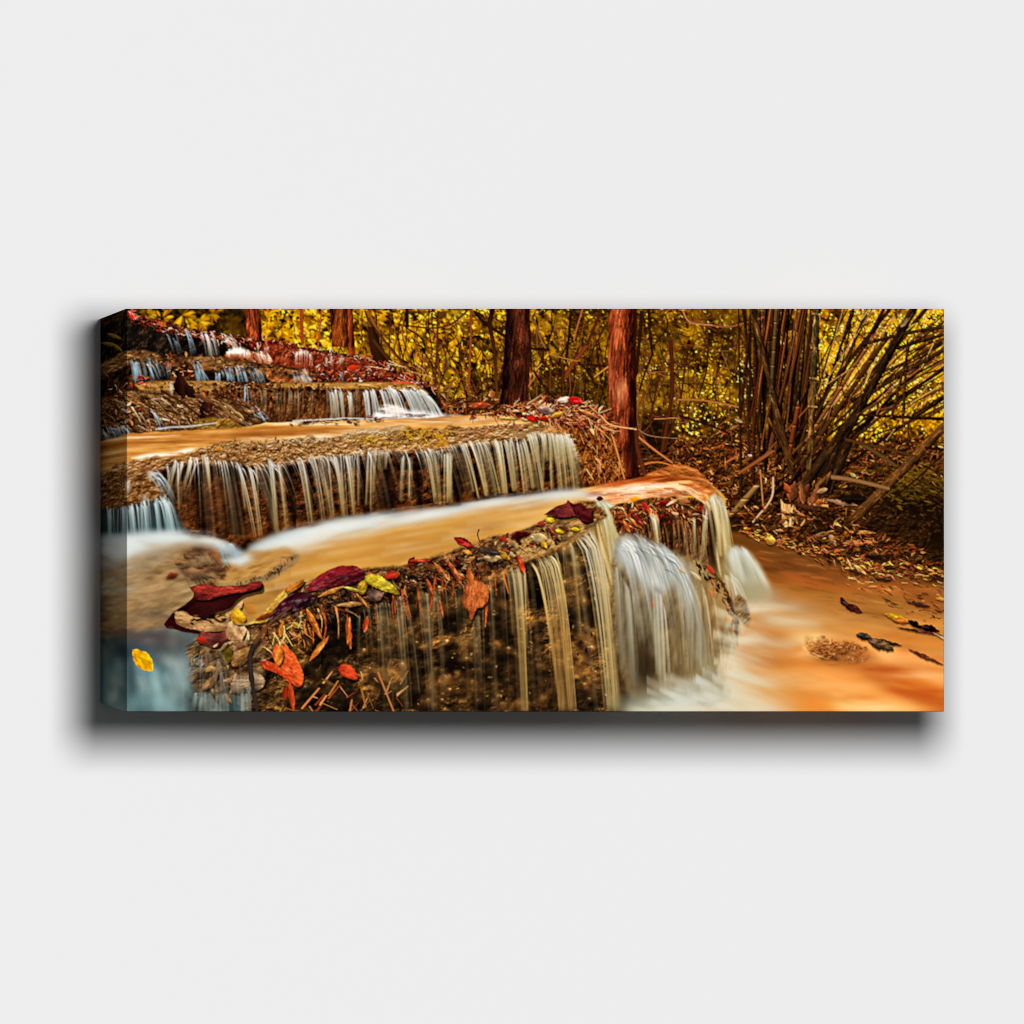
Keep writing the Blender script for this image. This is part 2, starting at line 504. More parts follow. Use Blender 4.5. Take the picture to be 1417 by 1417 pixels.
for (x0, y0, x1, y1, w, c) in [(832, 430, 812, 478, 4, D1), (812, 478, 778, 528, 6, C(96, 42, 20)), (778, 528, 773, 500, 5, D1), (773, 505, 785, 478, 3, D2), (790, 430, 783, 500, 4, D2), (806, 428, 794, 470, 2, C(140, 76, 40)),
                               (742, 450, 760, 490, 2.4, C(110, 70, 34)), (760, 490, 800, 500, 1.6, C(140, 90, 40)), (730, 482, 760, 484, 4, D2), (812, 504, 842, 507, 3, D2), (845, 505, 822, 522, 2, C(190, 110, 50)),
                               (698, 560, 750, 503, 2, C(180, 104, 54)), (708, 560, 745, 515, 1.6, C(150, 84, 40)), (738, 512, 768, 552, 3, D2), (800, 500, 822, 530, 3, D2), (898, 427, 903, 490, 4, D2), (903, 490, 885, 540, 3, D2), (888, 430, 880, 520, 5, D2)]:
    stroke([(x0, y0), ((x0 + x1) / 2 + rng.normal(0, 1.5), (y0 + y1) / 2), (x1, y1)], w, w * .85, c, None, 1, n=8)
stroke([(944, 430), (955, 444), (1000, 452), (1020, 450), (1058, 438), (1072, 428)], 2.2, 3, C(116, 62, 36), None, 1)
stroke([(944, 428), (955, 446), (985, 450)], 1.5, 1.5, C(160, 100, 60))
for (pts, w, c) in [([(928, 470), (930, 540), (916, 625)], 6, C(62, 28, 12)), ([(912, 520), (902, 570), (900, 590)], 3, D1), ([(950, 490), (940, 560), (920, 620)], 3, D1), ([(938, 553), (980, 555), (1055, 570)], 2.6, C(140, 84, 40)),
                    ([(890, 525), (930, 530), (985, 532), (1030, 536)], 1.5, C(60, 36, 14)), ([(940, 575), (980, 588), (1010, 600)], 3, D2), ([(905, 580), (940, 578)], 1.5, C(150, 90, 50)), ([(930, 595), (960, 605), (985, 622)], 2, D1),
                    ([(1025, 525), (1030, 570), (1040, 620)], 4, D1), ([(1005, 640), (1030, 625)], 2, C(150, 80, 40)), ([(870, 650), (915, 640), (975, 667)], 2.5, C(170, 84, 34)), ([(884, 605), (905, 622), (930, 640)], 3.5, C(150, 84, 44)),
                    ([(880, 592), (900, 603), (940, 607)], 1.5, C(110, 76, 50))]:
    stroke(pts, w, w * .8, c, None, 1)


# ------------------------------------------------ tree trunks
def trunk(pts, w0, w1, cd, cm, cl, seed, side=-.2):
    P = spline(pts, 12)
    y0, y1 = P[0, 1], P[-1, 1]
    s = window(P[:, 0].min() - w0 - w1, y0, P[:, 0].max() + w0 + w1, y1)
    x, y = XX[s], YY[s]
    cx = np.interp(y, P[:, 1], P[:, 0])
    w = np.interp(y, [y0, y1], [w0, w1]) * .5 * (1 + .12 * (fbm(y, y * 0, 30, oct=2, seed=seed) - .5))
    q = (x - cx) / w
    m = np.clip((1 - np.abs(q)) * w + .5, 0, 1)
    h, l = relief(x - cx, y, 3.2, 30, 4, seed, 3, 1.)
    g = np.clip(1 - (q - side) ** 2 * .8, 0, 1) * .7 + (l - .5) * .6 - .12 + (fbm(x, y, 9, 26, 4, seed + 5) - .5) * .6
    col = ramp(g, (.05, cd), (.5, cm), (.95, cl))
    put(s, m, col)


trunk([(347, 420), (351, 450), (350, 475)], 18, 24, (40, 14, 7), (104, 42, 20), (146, 70, 36), 2, -.1)
trunk([(472, 420), (473, 480)], 32, 26, (30, 12, 5), (86, 38, 14), (140, 70, 26), 3)
trunk([(484, 420), (485, 450), (487, 492)], 7, 10, (40, 14, 6), (110, 44, 18), (150, 70, 30), 4)
stroke([(417, 427), (418, 475)], 4, 4, C(140, 52, 26))
stroke([(445, 430), (440, 480)], 2.5, 2.5, C(150, 70, 30))
stroke([(513, 452), (519, 478), (530, 506)], 9, 22, C(46, 23, 9), C(34, 17, 7), 1, side=-.3)
stroke([(516, 470), (540, 500)], 4, 6, C(60, 32, 12))
trunk([(717, 420), (716, 480), (711, 560)], 34, 40, (14, 6, 4), (52, 22, 12), (96, 44, 24), 6, .1)
trunk([(862, 420), (861, 500), (862, 560), (866, 660)], 40, 36, (34, 11, 6), (122, 46, 22), (206, 104, 60), 7, -.35)
def weather(pts, w, dens=.22, lo=.35, hi=1.6, al=.65):
    """plates, cracks and lichen along a stem, taken from its own colour"""
    P = spline(pts, 12)
    dx, dy = (P[-1] - P[0]) / max(np.hypot(*(P[-1] - P[0])), 1)
    for k in range(int(len(P) * w * dens)):
        y = rng.uniform(P[0, 1], P[-1, 1])
        o = rng.uniform(-.46, .46) * w / max(abs(dy), .4)
        x = np.interp(y, P[:, 1], P[:, 0]) + o
        if not (PY0 <= y < PY1 and PX0 <= x < PX1):
            continue
        g = img[int(y - PY0), int(x - PX0)].copy()
        c = np.clip(g * rng.choice([lo, (lo + 1) / 2, 1 + (hi - 1) * .6, hi]) + rng.normal(0, .02), 0, .95)
        ln = rng.uniform(5, 15)
        stroke([(x, y), (x + dx * ln * .5 + rng.normal(0, 1.), y + dy * ln * .5), (x + dx * ln + rng.normal(0, 1.2), y + dy * ln)], rng.uniform(.8, 2.4), .7, c, None, al, side=None)


for pts, w in (([(717, 424), (716, 480), (711, 558)], 32), ([(862, 424), (861, 500), (862, 560), (866, 656)], 34), ([(348, 424), (351, 450), (350, 470)], 18), ([(472, 424), (473, 478)], 26)):
    weather(pts, w)
# bark: dark hollows and pale scar low on the big trunk
s = window(838, 420, 890, 665)
for (x, y, rx, ry, c, al) in [(878, 560, 6, 40, (26, 10, 6), .8), (852, 590, 7, 16, (20, 8, 5), .85), (858, 545, 8, 16, (240, 150, 96), .75), (862, 533, 7, 10, (230, 140, 90), .6), (846, 520, 4, 30, (214, 110, 70), .5), (855, 470, 5, 30, (190, 96, 60), .4), (874, 620, 9, 40, (30, 12, 8), .7), (860, 640, 10, 20, (60, 22, 12), .6), (850, 452, 14, 3, (40, 16, 8), .5), (880, 470, 3, 60, (40, 14, 8), .6)]:
    d = ((XX[s] - x) / rx) ** 2 + ((YY[s] - y) / ry) ** 2
    inside_t = (np.abs(XX[s] - 862) < 19)
    put(s, np.exp(-d) * al * inside_t * (.4 + .6 * fbm(XX[s], YY[s], 3, 14, 3, 9)), C(*c))
stroke([(846, 540), (846, 600), (838, 640), (830, 660)], 3, 4, C(80, 34, 18), None, .9)
stroke([(880, 590), (882, 620), (892, 655)], 5, 7, C(70, 30, 16), None, .9)

# ------------------------------------------------ the bamboo thicket
BAM = [(92, 50, 20), (60, 32, 13), (128, 74, 32), (38, 19, 9), (150, 86, 42), (86, 42, 18), (26, 14, 7)]


def cane(x0, y0, x1, y1, w0, w1, c, sag=0., node=True, alpha=1., side=-.45):
    mx, my = (x0 + x1) / 2, (y0 + y1) / 2 + sag
    ln = math.hypot(x1 - x0, y1 - y0)
    stroke([(x0, y0), (mx, my), (x1, y1)], w0, w1, c, np.asarray(c) * .85, alpha, side=side, dark=.22, seg=rng.uniform(20, 34) if node and 3 < w0 < 9 else None, wob=.12)


for k in range(28):   # upright stems left of the clump
    x = rng.uniform(1036, 1114) if k % 4 else rng.uniform(1015, 1060)
    c = pick(BAM)
    cane(x + rng.normal(6, 12), 424, x + rng.normal(4, 8), rng.uniform(570, 690), rng.uniform(1.6, 5), rng.uniform(2, 5), c * rng.uniform(.35, .95))
for k in range(30):
    x = rng.uniform(1044, 1110)
    cane(x + rng.uniform(10, 40), 424, x - rng.uniform(0, 10), rng.uniform(560, 680), rng.uniform(1., 3), rng.uniform(1.5, 4), pick(BAM) * rng.uniform(.3, 1.))
for k in range(40):  # the fan leaning right
    t = rng.random()
    bx, by = rng.normal(1100, 22), rng.uniform(610, 690)
    a = math.radians(rng.uniform(12, 58))
    ln = rng.uniform(230, 330)
    c = pick(BAM)
    w = rng.uniform(1.4, 5.2)
    c = c * rng.uniform(.35, .85)
    cane(bx + math.sin(a) * ln, by - math.cos(a) * ln, bx, by, w * .7, w, c, sag=-abs(rng.normal(0, 7)), alpha=.95)
    if k % 3 == 0:
        stroke([(bx + math.sin(a) * ln * .9 + 3, by - math.cos(a) * ln * .9), (bx + math.sin(a) * ln * rng.uniform(.1, .5) + 3, by - math.cos(a) * ln * .3)][::1], .9, .9, C(*[(196, 120, 70), (214, 160, 90), (150, 84, 44)][k % 9 // 3]), None, .75, side=None)
for k in range(16):
    x0, y0 = 1312, rng.uniform(430, 640)
    a = math.radians(rng.uniform(12, 42))
    ln = rng.uniform(60, 200)
    w = rng.uniform(1.2, 4)
    cane(x0, y0, x0 - math.cos(a) * ln, y0 + math.sin(a) * ln, w, w * .8, pick(BAM[:6]) * .7, sag=rng.normal(0, 3))
for k in range(24):   # small lit stems
    x, y = rng.uniform(1120, 1290), rng.uniform(440, 590)
    a = math.radians(rng.uniform(20, 80))
    ln = rng.uniform(20, 60)
    stroke([(x, y), (x + math.cos(a) * ln, y - math.sin(a) * ln)], 1, 1, C(*[(170, 104, 60), (200, 140, 80), (220, 180, 90)][rng.integers(3)]), None, .8, side=None)
for k in range(34):   # fine twigs across
    x, y = rng.uniform(1120, 1300), rng.uniform(430, 620)
    ln = rng.uniform(20, 70)
    stroke([(x, y), (x + rng.normal(0, 10), y + ln * .5), (x + rng.normal(0, 14), y + ln)], 1.6, 1, C(48, 26, 10), None, .9)
# the large canes
cane(1040, 424, 1094, 640, 8, 8, C(56, 34, 15), sag=0, node=False)
stroke([(1066, 540), (1080, 600), (1096, 655)], 6, 8, C(52, 31, 14), None)
cane(1075, 424, 1066, 560, 5, 5, C(74, 54, 28))
cane(1131, 420, 1125, 530, 10, 9, C(66, 50, 24), node=False)
cane(1126, 525, 1120, 650, 9, 8, C(86, 60, 28), node=False)
for y in (434, 481, 523, 562, 596):
    x = np.interp(y, [424, 650], [1131, 1120])
    stroke([(x - 6, y), (x + 6, y + 1)], 2, 2, C(170, 120, 66), None, .85, side=None)
    stroke([(x - 6, y + 3), (x + 6, y + 4)], 2, 2, C(30, 18, 8), None, .8, side=None)
cane(1268, 420, 1138, 660, 11, 13, C(36, 22, 10), side=-.5)
cane(1225, 424, 1185, 500, 5, 4, C(44, 26, 12), sag=0)
cane(1310, 452, 1190, 478, 5, 4, C(52, 32, 14), sag=-3)
cane(1310, 462, 1240, 482, 5, 4, C(44, 26, 12))
cane(1310, 482, 1180, 560, 6, 5, C(50, 32, 14), sag=-2)
cane(1310, 497, 1185, 575, 3, 3, C(90, 54, 24))
cane(1310, 545, 1262, 575, 4, 4, C(60, 36, 16))
cane(1310, 560, 1280, 580, 4, 4, C(80, 48, 20))
cane(1188, 574, 1308, 580, 3.5, 5, C(40, 22, 10))
cane(1250, 575, 1256, 470, 4, 3, C(54, 32, 14))
cane(1233, 580, 1258, 480, 4, 3, C(58, 34, 14))
cane(1180, 430, 1168, 470, 7, 4, C(46, 26, 12))
cane(1170, 590, 1100, 690, 11, 15, C(44, 26, 12), node=False)
cane(1225, 470, 1110, 640, 6, 7, C(66, 38, 16))
cane(1200, 480, 1116, 610, 4, 5, C(110, 66, 30))
cane(1105, 560, 1092, 630, 6, 7, C(92, 42, 18))
cane(1312, 585, 1185, 716, 13, 15, C(86, 52, 23), node=False)
for (x, y) in ((1278, 620), (1240, 660), (1214, 686)):
    stroke([(x - 5, y - 6), (x + 6, y + 6)], 2.4, 2.4, C(128, 84, 44), None, .5, side=None)
cane(1175, 610, 1145, 680, 13, 15, C(34, 20, 9), node=False)
cane(1150, 640, 1143, 680, 12, 14, C(40, 22, 10), node=False)
cane(1050, 670, 1012, 714, 8, 10, C(120, 86, 46))
cane(1150, 655, 1128, 675, 6, 6, C(110, 70, 34), node=False)
for pts, w in (([(1040, 424), (1067, 532), (1094, 640)], 8), ([(1062, 570), (1096, 650)], 9), ([(1131, 424), (1125, 530)], 9), ([(1126, 525), (1120, 650)], 8), ([(1268, 424), (1203, 540), (1138, 660)], 11), ([(1170, 590), (1100, 690)], 12), ([(1306, 590), (1185, 716)], 13), ([(1175, 610), (1145, 680)], 13)):
    weather(pts, w, 1.1, .45, 1.7, .6)
# dead wood, sheaths and stumps at the foot
for (pts, w, c) in [([(1150, 660), (1180, 664), (1230, 676)], 6, C(110, 76, 44)), ([(1188, 612), (1215, 628), (1240, 645)], 6, C(70, 48, 22)), ([(1170, 608), (1230, 622), (1270, 632)], 4, C(60, 36, 16)), ([(1070, 660), (1067, 690), (1042, 722)], 3, C(170, 130, 90)),
                    ([(1052, 650), (1056, 700)], 2.5, C(140, 90, 50)), ([(1280, 620), (1310, 622)], 4, C(30, 16, 8)), ([(1068, 625), (1045, 640), (1022, 655)], 5, C(112, 60, 30)), ([(1145, 700), (1170, 703), (1120, 697)], 4, C(190, 120, 70))]:
    stroke(pts, w, w * .8, c)
fill([(1080, 690), (1085, 697), (1100, 700), (1098, 722), (1090, 729), (1083, 726)], C(206, 150, 88), smooth=False)
tex_fill([(1081, 698), (1100, 700), (1098, 724), (1090, 729), (1084, 726)], lambda x, y: ramp(fbm(x, y, 2.5, 20, 3, 5), (.2, (150, 100, 54)), (.8, (222, 172, 108))))
for (x, y, l, w, a, c) in [(1093, 695, 30, 13, -75, (120, 62, 32)), (1104, 697, 32, 11, -60, (96, 46, 24)), (1112, 700, 34, 10, -95, (130, 70, 36)), (1122, 700, 30, 9, -70, (140, 74, 40)), (1098, 698, 40, 8, 12, (70, 34, 18)), (1130, 682, 16, 7, -20, (186, 140, 90)),
                           (1128, 697, 12, 7, -20, (170, 84, 32)), (1144, 692, 44, 7, 10, (170, 120, 84)), (1028, 584, 12, 5, 200, (180, 140, 90)), (1010, 595, 12, 5, -30, (150, 90, 46)),
                           (1166, 752, 48, 8, -2, (196, 110, 60)), (1172, 736, 40, 5, 2, (190, 120, 60)), (1145, 735, 24, 8, 60, (170, 120, 76)), (1125, 742, 24, 6, -10, (150, 96, 56)), (1058, 748, 14, 9, 10, (240, 160, 60)), (1178, 770, 26, 5, 50, (200, 140, 80)), (1256, 440, 16, 7, 130, (150, 120, 70)),
                           (1085, 668, 16, 8, 60, (190, 80, 40)), (1160, 690, 40, 14, 0, (24, 12, 6)), (1176, 655, 10, 5, 30, (190, 170, 90))]:
    leaf(x, y, l, w, a, C(*c), C(*c) * .5, rough=.25, vein=.06, shadow=.4)
litter([(1010, 690), (1090, 700), (1200, 730), (1310, 775), (1310, 800), (1180, 790), (1080, 765), (1010, 735)], 420, 4, 12, LIT[:7] + LITD, ang=15, spread=35, asp=(.15, .4))

# ---------------------------------------------------------------- the upper steps
WET = ((.05, (10, 6, 4)), (.4, (48, 26, 12)), (.7, (104, 62, 26)), (1., (190, 130, 72)))
DARKWET = ((.05, (6, 5, 4)), (.45, (26, 17, 10)), (.75, (66, 42, 22)), (1., (140, 98, 60)))
TAN = ((.05, (72, 46, 20)), (.4, (142, 98, 46)), (.7, (192, 140, 72)), (1., (236, 204, 150)))
OLIVE = ((.05, (22, 14, 8)), (.4, (82, 55, 28)), (.7, (140, 98, 52)), (1., (214, 170, 116)))
RED = ((.05, (34, 8, 5)), (.4, (104, 32, 16)), (.7, (168, 66, 36)), (1., (236, 160, 116)))
REDS = [(140, 40, 24), (176, 70, 42), (100, 28, 16), (216, 140, 110), (70, 20, 12), (190, 90, 58), (50, 16, 10), (236, 186, 160), (150, 60, 26), (120, 60, 34), (84, 40, 22)]


def rock(pal, sx, sy, seed, ang=0., k=1., mix=.45):
    def f(x, y):
        h, l = relief(x, y, sx, sy, 5, seed, ang, k)
        return ramp(np.clip(l * (1 - mix) + h * mix, 0, 1), *pal)
    return f


BLUE = dict(top=(206, 224, 236), mid=(150, 180, 196), bot=(104, 134, 150))
WARM = dict(top=(240, 226, 214), mid=(214, 178, 150), bot=(150, 100, 70))

# whole hillside first
hill = [(120, 423), (178, 426), (192, 438), (225, 450), (265, 458), (310, 464), (345, 470), (372, 470), (400, 477), (430, 482), (470, 487), (505, 496), (540, 508), (575, 524), (604, 545), (618, 580), (618, 640), (120, 640)]
tex_fill(hill, rock(DARKWET, 8, 7, 40), smooth=False, warp=2)
# top tier: dark wet face, red leaf litter along its edge
tex_fill([(170, 440), (225, 452), (300, 466), (312, 500), (240, 500), (127, 490), (127, 440)], rock(((.1, (5, 4, 4)), (.6, (22, 16, 12)), (1., (84, 60, 40))), 6, 10, 41), soft=3)
litter([(176, 428), (192, 434), (230, 446), (300, 460), (345, 468), (345, 476), (300, 472), (230, 460), (180, 446)], 260, 3, 9, REDS, ang=25, spread=40, asp=(.2, .4))
litter([(345, 468), (400, 474), (430, 482), (480, 488), (520, 498), (560, 516), (600, 534), (600, 540), (540, 530), (480, 505), (430, 494), (345, 480)], 480, 3, 8, REDS, ang=20, spread=60, asp=(.2, .45))
leaf(177, 430, 17, 6, 48, C(226, 34, 18), C(160, 14, 10), gloss=.5)
tex_fill([(362, 474), (400, 480), (436, 488), (500, 500), (560, 526), (530, 530), (430, 514), (370, 500)], rock(RED, 6, 8, 42), soft=3, alpha=.75)
litter([(380, 484), (440, 490), (520, 508), (560, 526), (500, 522), (420, 512)], 150, 3, 8, REDS, asp=(.2, .5))
strands([(228, 468), (236, 466), (244, 470)], [(238, 488), (246, 490), (252, 492)], 7, (1, 2.4), a=(.45, .35, .1), **BLUE)
strands([(252, 458), (258, 460), (264, 466)], [(264, 490), (268, 492), (272, 493)], 9, (.8, 2), a=(.6, .4, .15), **BLUE)
strands([(276, 463), (284, 462), (292, 463), (299, 466)], [(284, 493), (293, 494), (300, 495), (306, 494)], 20, (1, 2.4), a=(.8, .5, .3), clump=6, top=(240, 236, 232), mid=(190, 184, 176), bot=(130, 116, 96))
strands([(308, 466), (316, 470), (328, 476)], [(318, 480), (326, 484), (334, 486)], 26, (1, 2), a=(.7, .5, .25), **WARM)
# white spill in the sun
fill([(310, 492), (318, 483), (334, 481), (350, 486), (364, 488), (374, 495), (378, 504), (370, 506), (352, 501), (330, 498), (314, 496)], C(150, 78, 46), soft=2, warp=2)
strands([(312, 486), (322, 482), (336, 483), (350, 487), (362, 489), (372, 494)], [(312, 497), (322, 497), (336, 500), (352, 502), (366, 506), (379, 506)], 40, (1, 2.4), a=(.95, .55, .15), jit=2, clump=12, short=.3, top=(255, 250, 244), mid=(240, 196, 160), bot=(160, 74, 40))
litter([(312, 496), (340, 500), (372, 506), (380, 500), (350, 492)], 24, 2, 6, REDS, asp=(.3, .6))
strands([(352, 489), (362, 490), (374, 497)], [(358, 502), (368, 505), (380, 507)], 12, (.8, 1.6), a=(.9, .6, .3), jit=1, top=(255, 246, 236), mid=(240, 210, 180), bot=(190, 120, 80))
flow([(313, 488), (324, 482), (338, 483), (342, 490), (326, 492)], C(255, 252, 246), 4, .95, 10, 8)
strands([(408, 490), (414, 485), (424, 485), (431, 491)], [(408, 510), (415, 512), (424, 512), (433, 511)], 16, (1, 2), a=(.8, .5, .2), jit=1, top=(255, 240, 230), mid=(220, 150, 120), bot=(140, 50, 30))
flow([(410, 491), (415, 486), (424, 486), (430, 492), (420, 492)], C(255, 240, 228), 3, .8, 8, 6)
for x in (357, 366, 450, 456, 470):
    strands([(x, 478 + (x > 400) * 14), (x + 5, 479 + (x > 400) * 14)], [(x - 1, 492 + (x > 400) * 16), (x + 4, 493 + (x > 400) * 16)], 6, (1, 2), a=(.6, .4, .1), **WARM)

# second tier
tex_fill([(127, 495), (180, 487), (236, 492), (300, 494), (340, 500), (400, 510), (434, 516), (440, 530), (127, 540)], rock(DARKWET, 7, 9, 43), soft=1.5, warp=2)
tex_fill([(127, 492), (180, 486), (210, 488), (222, 496), (206, 500), (180, 505), (127, 512)], rock(OLIVE, 8, 3.2, 44, 8, 1.1), soft=2.5, warp=2)
tex_fill([(236, 496), (262, 494), (300, 494), (340, 500), (372, 506), (398, 512), (392, 517), (360, 512), (330, 509), (306, 512), (280, 511), (262, 503)], rock(OLIVE, 8, 3.2, 45, 10, 1.1), soft=2.5, warp=2)
tex_fill([(366, 508), (400, 511), (436, 518), (436, 532), (376, 528)], rock(((.05, (50, 22, 10)), (.45, (120, 62, 28)), (.8, (190, 116, 62)), (1., (230, 170, 110))), 7, 6, 46), soft=2)
litter([(225, 488), (262, 492), (276, 512), (262, 530), (242, 524), (232, 505)], 60, 4, 9, LIT, asp=(.2, .5))
strands([(180, 500), (190, 498), (200, 497), (212, 500)], [(184, 526), (196, 527), (206, 527), (223, 526)], 30, (1, 2.6), a=(.8, .65, .4), clump=10, **BLUE)
strands([(213, 500), (224, 502), (234, 506)], [(222, 524), (230, 525), (238, 526)], 12, (.8, 2), a=(.5, .3, .1), **BLUE)
strands([(267, 504), (271, 503), (275, 506)], [(274, 527), (281, 527), (288, 528)], 18, (1, 3), a=(.9, .8, .5), **BLUE)
strands([(300, 520), (306, 514)], [(300, 528), (306, 528)], 8, (1, 2.5), a=(.8, .6, .4), **BLUE)
strands([(306, 511), (320, 508), (340, 507), (358, 511)], [(308, 527), (326, 528), (350, 528), (369, 528)], 40, (1, 2.6), a=(.9, .8, .5), clump=14, jit=1.5, **BLUE)
strands([(402, 514), (414, 515), (426, 519)], [(408, 529), (420, 530), (436, 530)], 30, (1, 2.4), a=(.85, .75, .4), clump=8, top=(240, 240, 236), mid=(190, 190, 180), bot=(140, 130, 110))
litter([(430, 512), (500, 512), (560, 524), (600, 534), (600, 540), (540, 532), (430, 528)], 260, 3, 8, REDS + [(40, 16, 10)] * 4, ang=10, spread=50, asp=(.2, .45))
for k in range(26):
    x, y = rng.uniform(470, 590), rng.uniform(490, 530)
    stroke([(x, y), (x + rng.uniform(10, 30), y + rng.uniform(4, 16))], 1.2, .8, pick([(170, 80, 50), (220, 150, 110), (90, 40, 20)]), None, .8)
leaf(535, 531, 38, 5, -2, C(220, 76, 40), C(150, 40, 20))
leaf(480, 510, 16, 7, -10, C(214, 50, 24), C(150, 30, 14))
strands([(470, 516), (476, 517)], [(471, 528), (477, 529)], 6, (1, 2), a=(.6, .4, .2), **BLUE)

for k in range(90):
    x = rng.uniform(180, 440)
    y = np.interp(x, [180, 300, 440], [498, 508, 520]) + rng.normal(0, 4)
    blob(x, y, rng.uniform(2, 6), rng.uniform(1.5, 4), pick([(30, 18, 10), (150, 96, 52), (90, 50, 26), (196, 140, 90)]), rng.uniform(.3, .7))
# third tier
tex_fill([(185, 530), (220, 527), (300, 529), (400, 530), (500, 529), (560, 531), (582, 536), (596, 552), (606, 570), (612, 578), (520, 582), (400, 584), (330, 580), (300, 560), (240, 552), (185, 545)], rock(((.05, (12, 6, 4)), (.45, (56, 30, 14)), (.75, (116, 68, 32)), (1., (190, 134, 84))), 4, 9, 47), soft=1.5, warp=1.5)
tex_fill([(186, 532), (215, 528), (260, 527), (310, 528), (306, 537), (270, 542), (240, 540), (200, 541)], rock(TAN, 14, 4, 48, 2, .7), soft=2, alpha=.85)
tex_fill([(380, 531), (440, 530), (520, 529), (566, 531), (584, 537), (592, 546), (560, 541), (500, 538), (430, 537), (380, 537)], rock(TAN, 16, 4, 49, 2, .8), soft=2)
litter([(300, 532), (400, 532), (470, 536), (440, 560), (350, 560), (310, 548)], 150, 3, 8, [(70, 30, 14), (110, 60, 26), (40, 18, 8), (150, 90, 46), (24, 12, 6)], asp=(.3, .6))
DIRT = dict(top=(190, 170, 140), mid=(130, 104, 72), bot=(92, 70, 44))
strands([(340, 540), (400, 540), (460, 540), (520, 540)], [(345, 582), (400, 583), (460, 581), (520, 579)], 90, (.8, 2.4), a=(.3, .3, .2), clump=22, **DIRT)
strands([(340, 535), (343, 535)], [(338, 566), (343, 568)], 4, (.8, 1.6), a=(.8, .7, .4), **BLUE)
strands([(456, 541), (466, 539), (470, 541)], [(460, 578), (470, 579), (476, 579)], 16, (1, 3), a=(.7, .7, .6), top=(220, 222, 214), mid=(176, 168, 146), bot=(140, 124, 92))
strands([(481, 541), (485, 541)], [(484, 577), (490, 578)], 8, (1, 2.6), a=(.75, .6, .4), top=(220, 222, 214), mid=(176, 168, 146), bot=(120, 100, 70))
strands([(503, 540), (520, 539), (545, 538), (566, 538), (582, 541), (590, 548)], [(506, 577), (530, 577), (560, 576), (585, 575), (602, 574), (612, 574)], 74, (1, 2.6), a=(.9, .75, .6), clump=20, jit=2, top=(232, 238, 238), mid=(190, 200, 196), bot=(190, 200, 200), short=.15)
flow([(524, 566), (534, 560), (552, 562), (566, 568), (590, 570), (612, 574), (640, 577), (600, 581), (540, 580), (516, 578)], C(244, 244, 242), 5, .95, 24, 6, lo=.1, hi=.5)
fill([(531, 564), (548, 562), (560, 572), (540, 576)], C(250, 236, 226), soft=5, alpha=.7)

litter([(186, 528), (300, 527), (400, 529), (480, 531), (570, 533), (584, 540), (480, 541), (330, 540), (200, 541)], 150, 2, 6, [(110, 66, 34), (60, 32, 16), (180, 130, 80), (40, 22, 12), (210, 160, 110)], ang=5, spread=30, asp=(.3, .6), shadow=.4)
litter([(180, 488), (300, 494), (360, 503), (400, 512), (380, 520), (300, 512), (180, 503)], 130, 2, 6, [(100, 64, 34), (54, 32, 18), (170, 124, 80), (34, 20, 12), (120, 50, 30)], ang=10, spread=40, asp=(.3, .6), shadow=.4)
for k in range(46):
    x = rng.uniform(190, 430)
    y = np.interp(x, [190, 300, 430], [490, 496, 514]) + rng.uniform(-4, 20)
    blob(x, y, rng.uniform(3, 8), rng.uniform(2, 5), C(*[(20, 12, 8), (12, 8, 6), (60, 34, 18)][k % 3]), rng.uniform(.3, .6), n=.6, seed=k)
# rocks, roots and stumps at the left of the pool
tex_fill([(127, 545), (200, 540), (260, 548), (320, 552), (350, 566), (366, 578), (330, 592), (250, 598), (127, 604)], rock(((.05, (10, 6, 4)), (.4, (60, 36, 18)), (.7, (122, 84, 46)), (1., (206, 170, 120))), 12, 5, 50, 35, 1.2), soft=2, warp=2)
for k in range(90):
    x, y = rng.uniform(150, 330), rng.uniform(545, 590)
    a = math.radians(rng.normal(38, 16))
    ln = rng.uniform(10, 34)
    c = pick([(120, 70, 36), (60, 32, 16), (30, 16, 8), (170, 120, 76), (200, 160, 116), (90, 50, 30), (150, 130, 110)])
    stroke([(x, y), (x + ln * .5 * math.cos(a), y + ln * .5 * math.sin(a) - 1.5), (x + ln * math.cos(a), y + ln * math.sin(a))], rng.uniform(1, 4), .8, c, c * .6, .85)
litter([(130, 560), (200, 545), (300, 560), (340, 580), (250, 596), (130, 600)], 150, 3, 9, [(150, 104, 60), (90, 52, 26), (40, 22, 12), (180, 140, 96), (110, 40, 26), (60, 30, 14)], ang=35, spread=30, asp=(.2, .5))
stroke([(222, 540), (250, 556), (275, 575)], 4, 3, C(50, 28, 14))
leaf(247, 517, 36, 20, 78, C(48, 22, 12), C(18, 8, 5), rough=.2)
leaf(256, 532, 24, 14, 55, C(40, 20, 11), C(14, 7, 4), rough=.2)
stroke([(281, 543), (287, 560)], 4, 3, C(150, 90, 52))
leaf(287, 550, 40, 26, 84, C(64, 32, 16), C(24, 12, 6), rough=.2)
litter([(272, 560), (300, 556), (306, 580), (276, 586)], 24, 3, 8, [(90, 48, 24), (40, 20, 10), (130, 80, 44)], ang=70, spread=30)
leaf(300, 555, 54, 13, 38, C(150, 110, 68), C(84, 54, 28), rough=.2)
for k in range(14):
    x = 304 + k * 2.4
    stroke([(x, 556 + k * 2), (x + 16, 566 + k * 2)], 1.6, .8, pick([(60, 38, 20), (196, 154, 104), (30, 18, 10)]), None, .8)
leaf(268, 545, 30, 8, 25, C(120, 70, 40), C(60, 32, 16), rough=.3)
blob(237, 538, 2.5, 7, C(180, 190, 186), .8)
tex_fill([(256, 592), (270, 582), (290, 576), (304, 580), (322, 584), (337, 593), (300, 596)], rock(((.05, (30, 18, 6)), (.45, (104, 72, 24)), (.8, (160, 116, 44)), (1., (206, 160, 80))), 5, 4, 51), soft=1.5, warp=2)
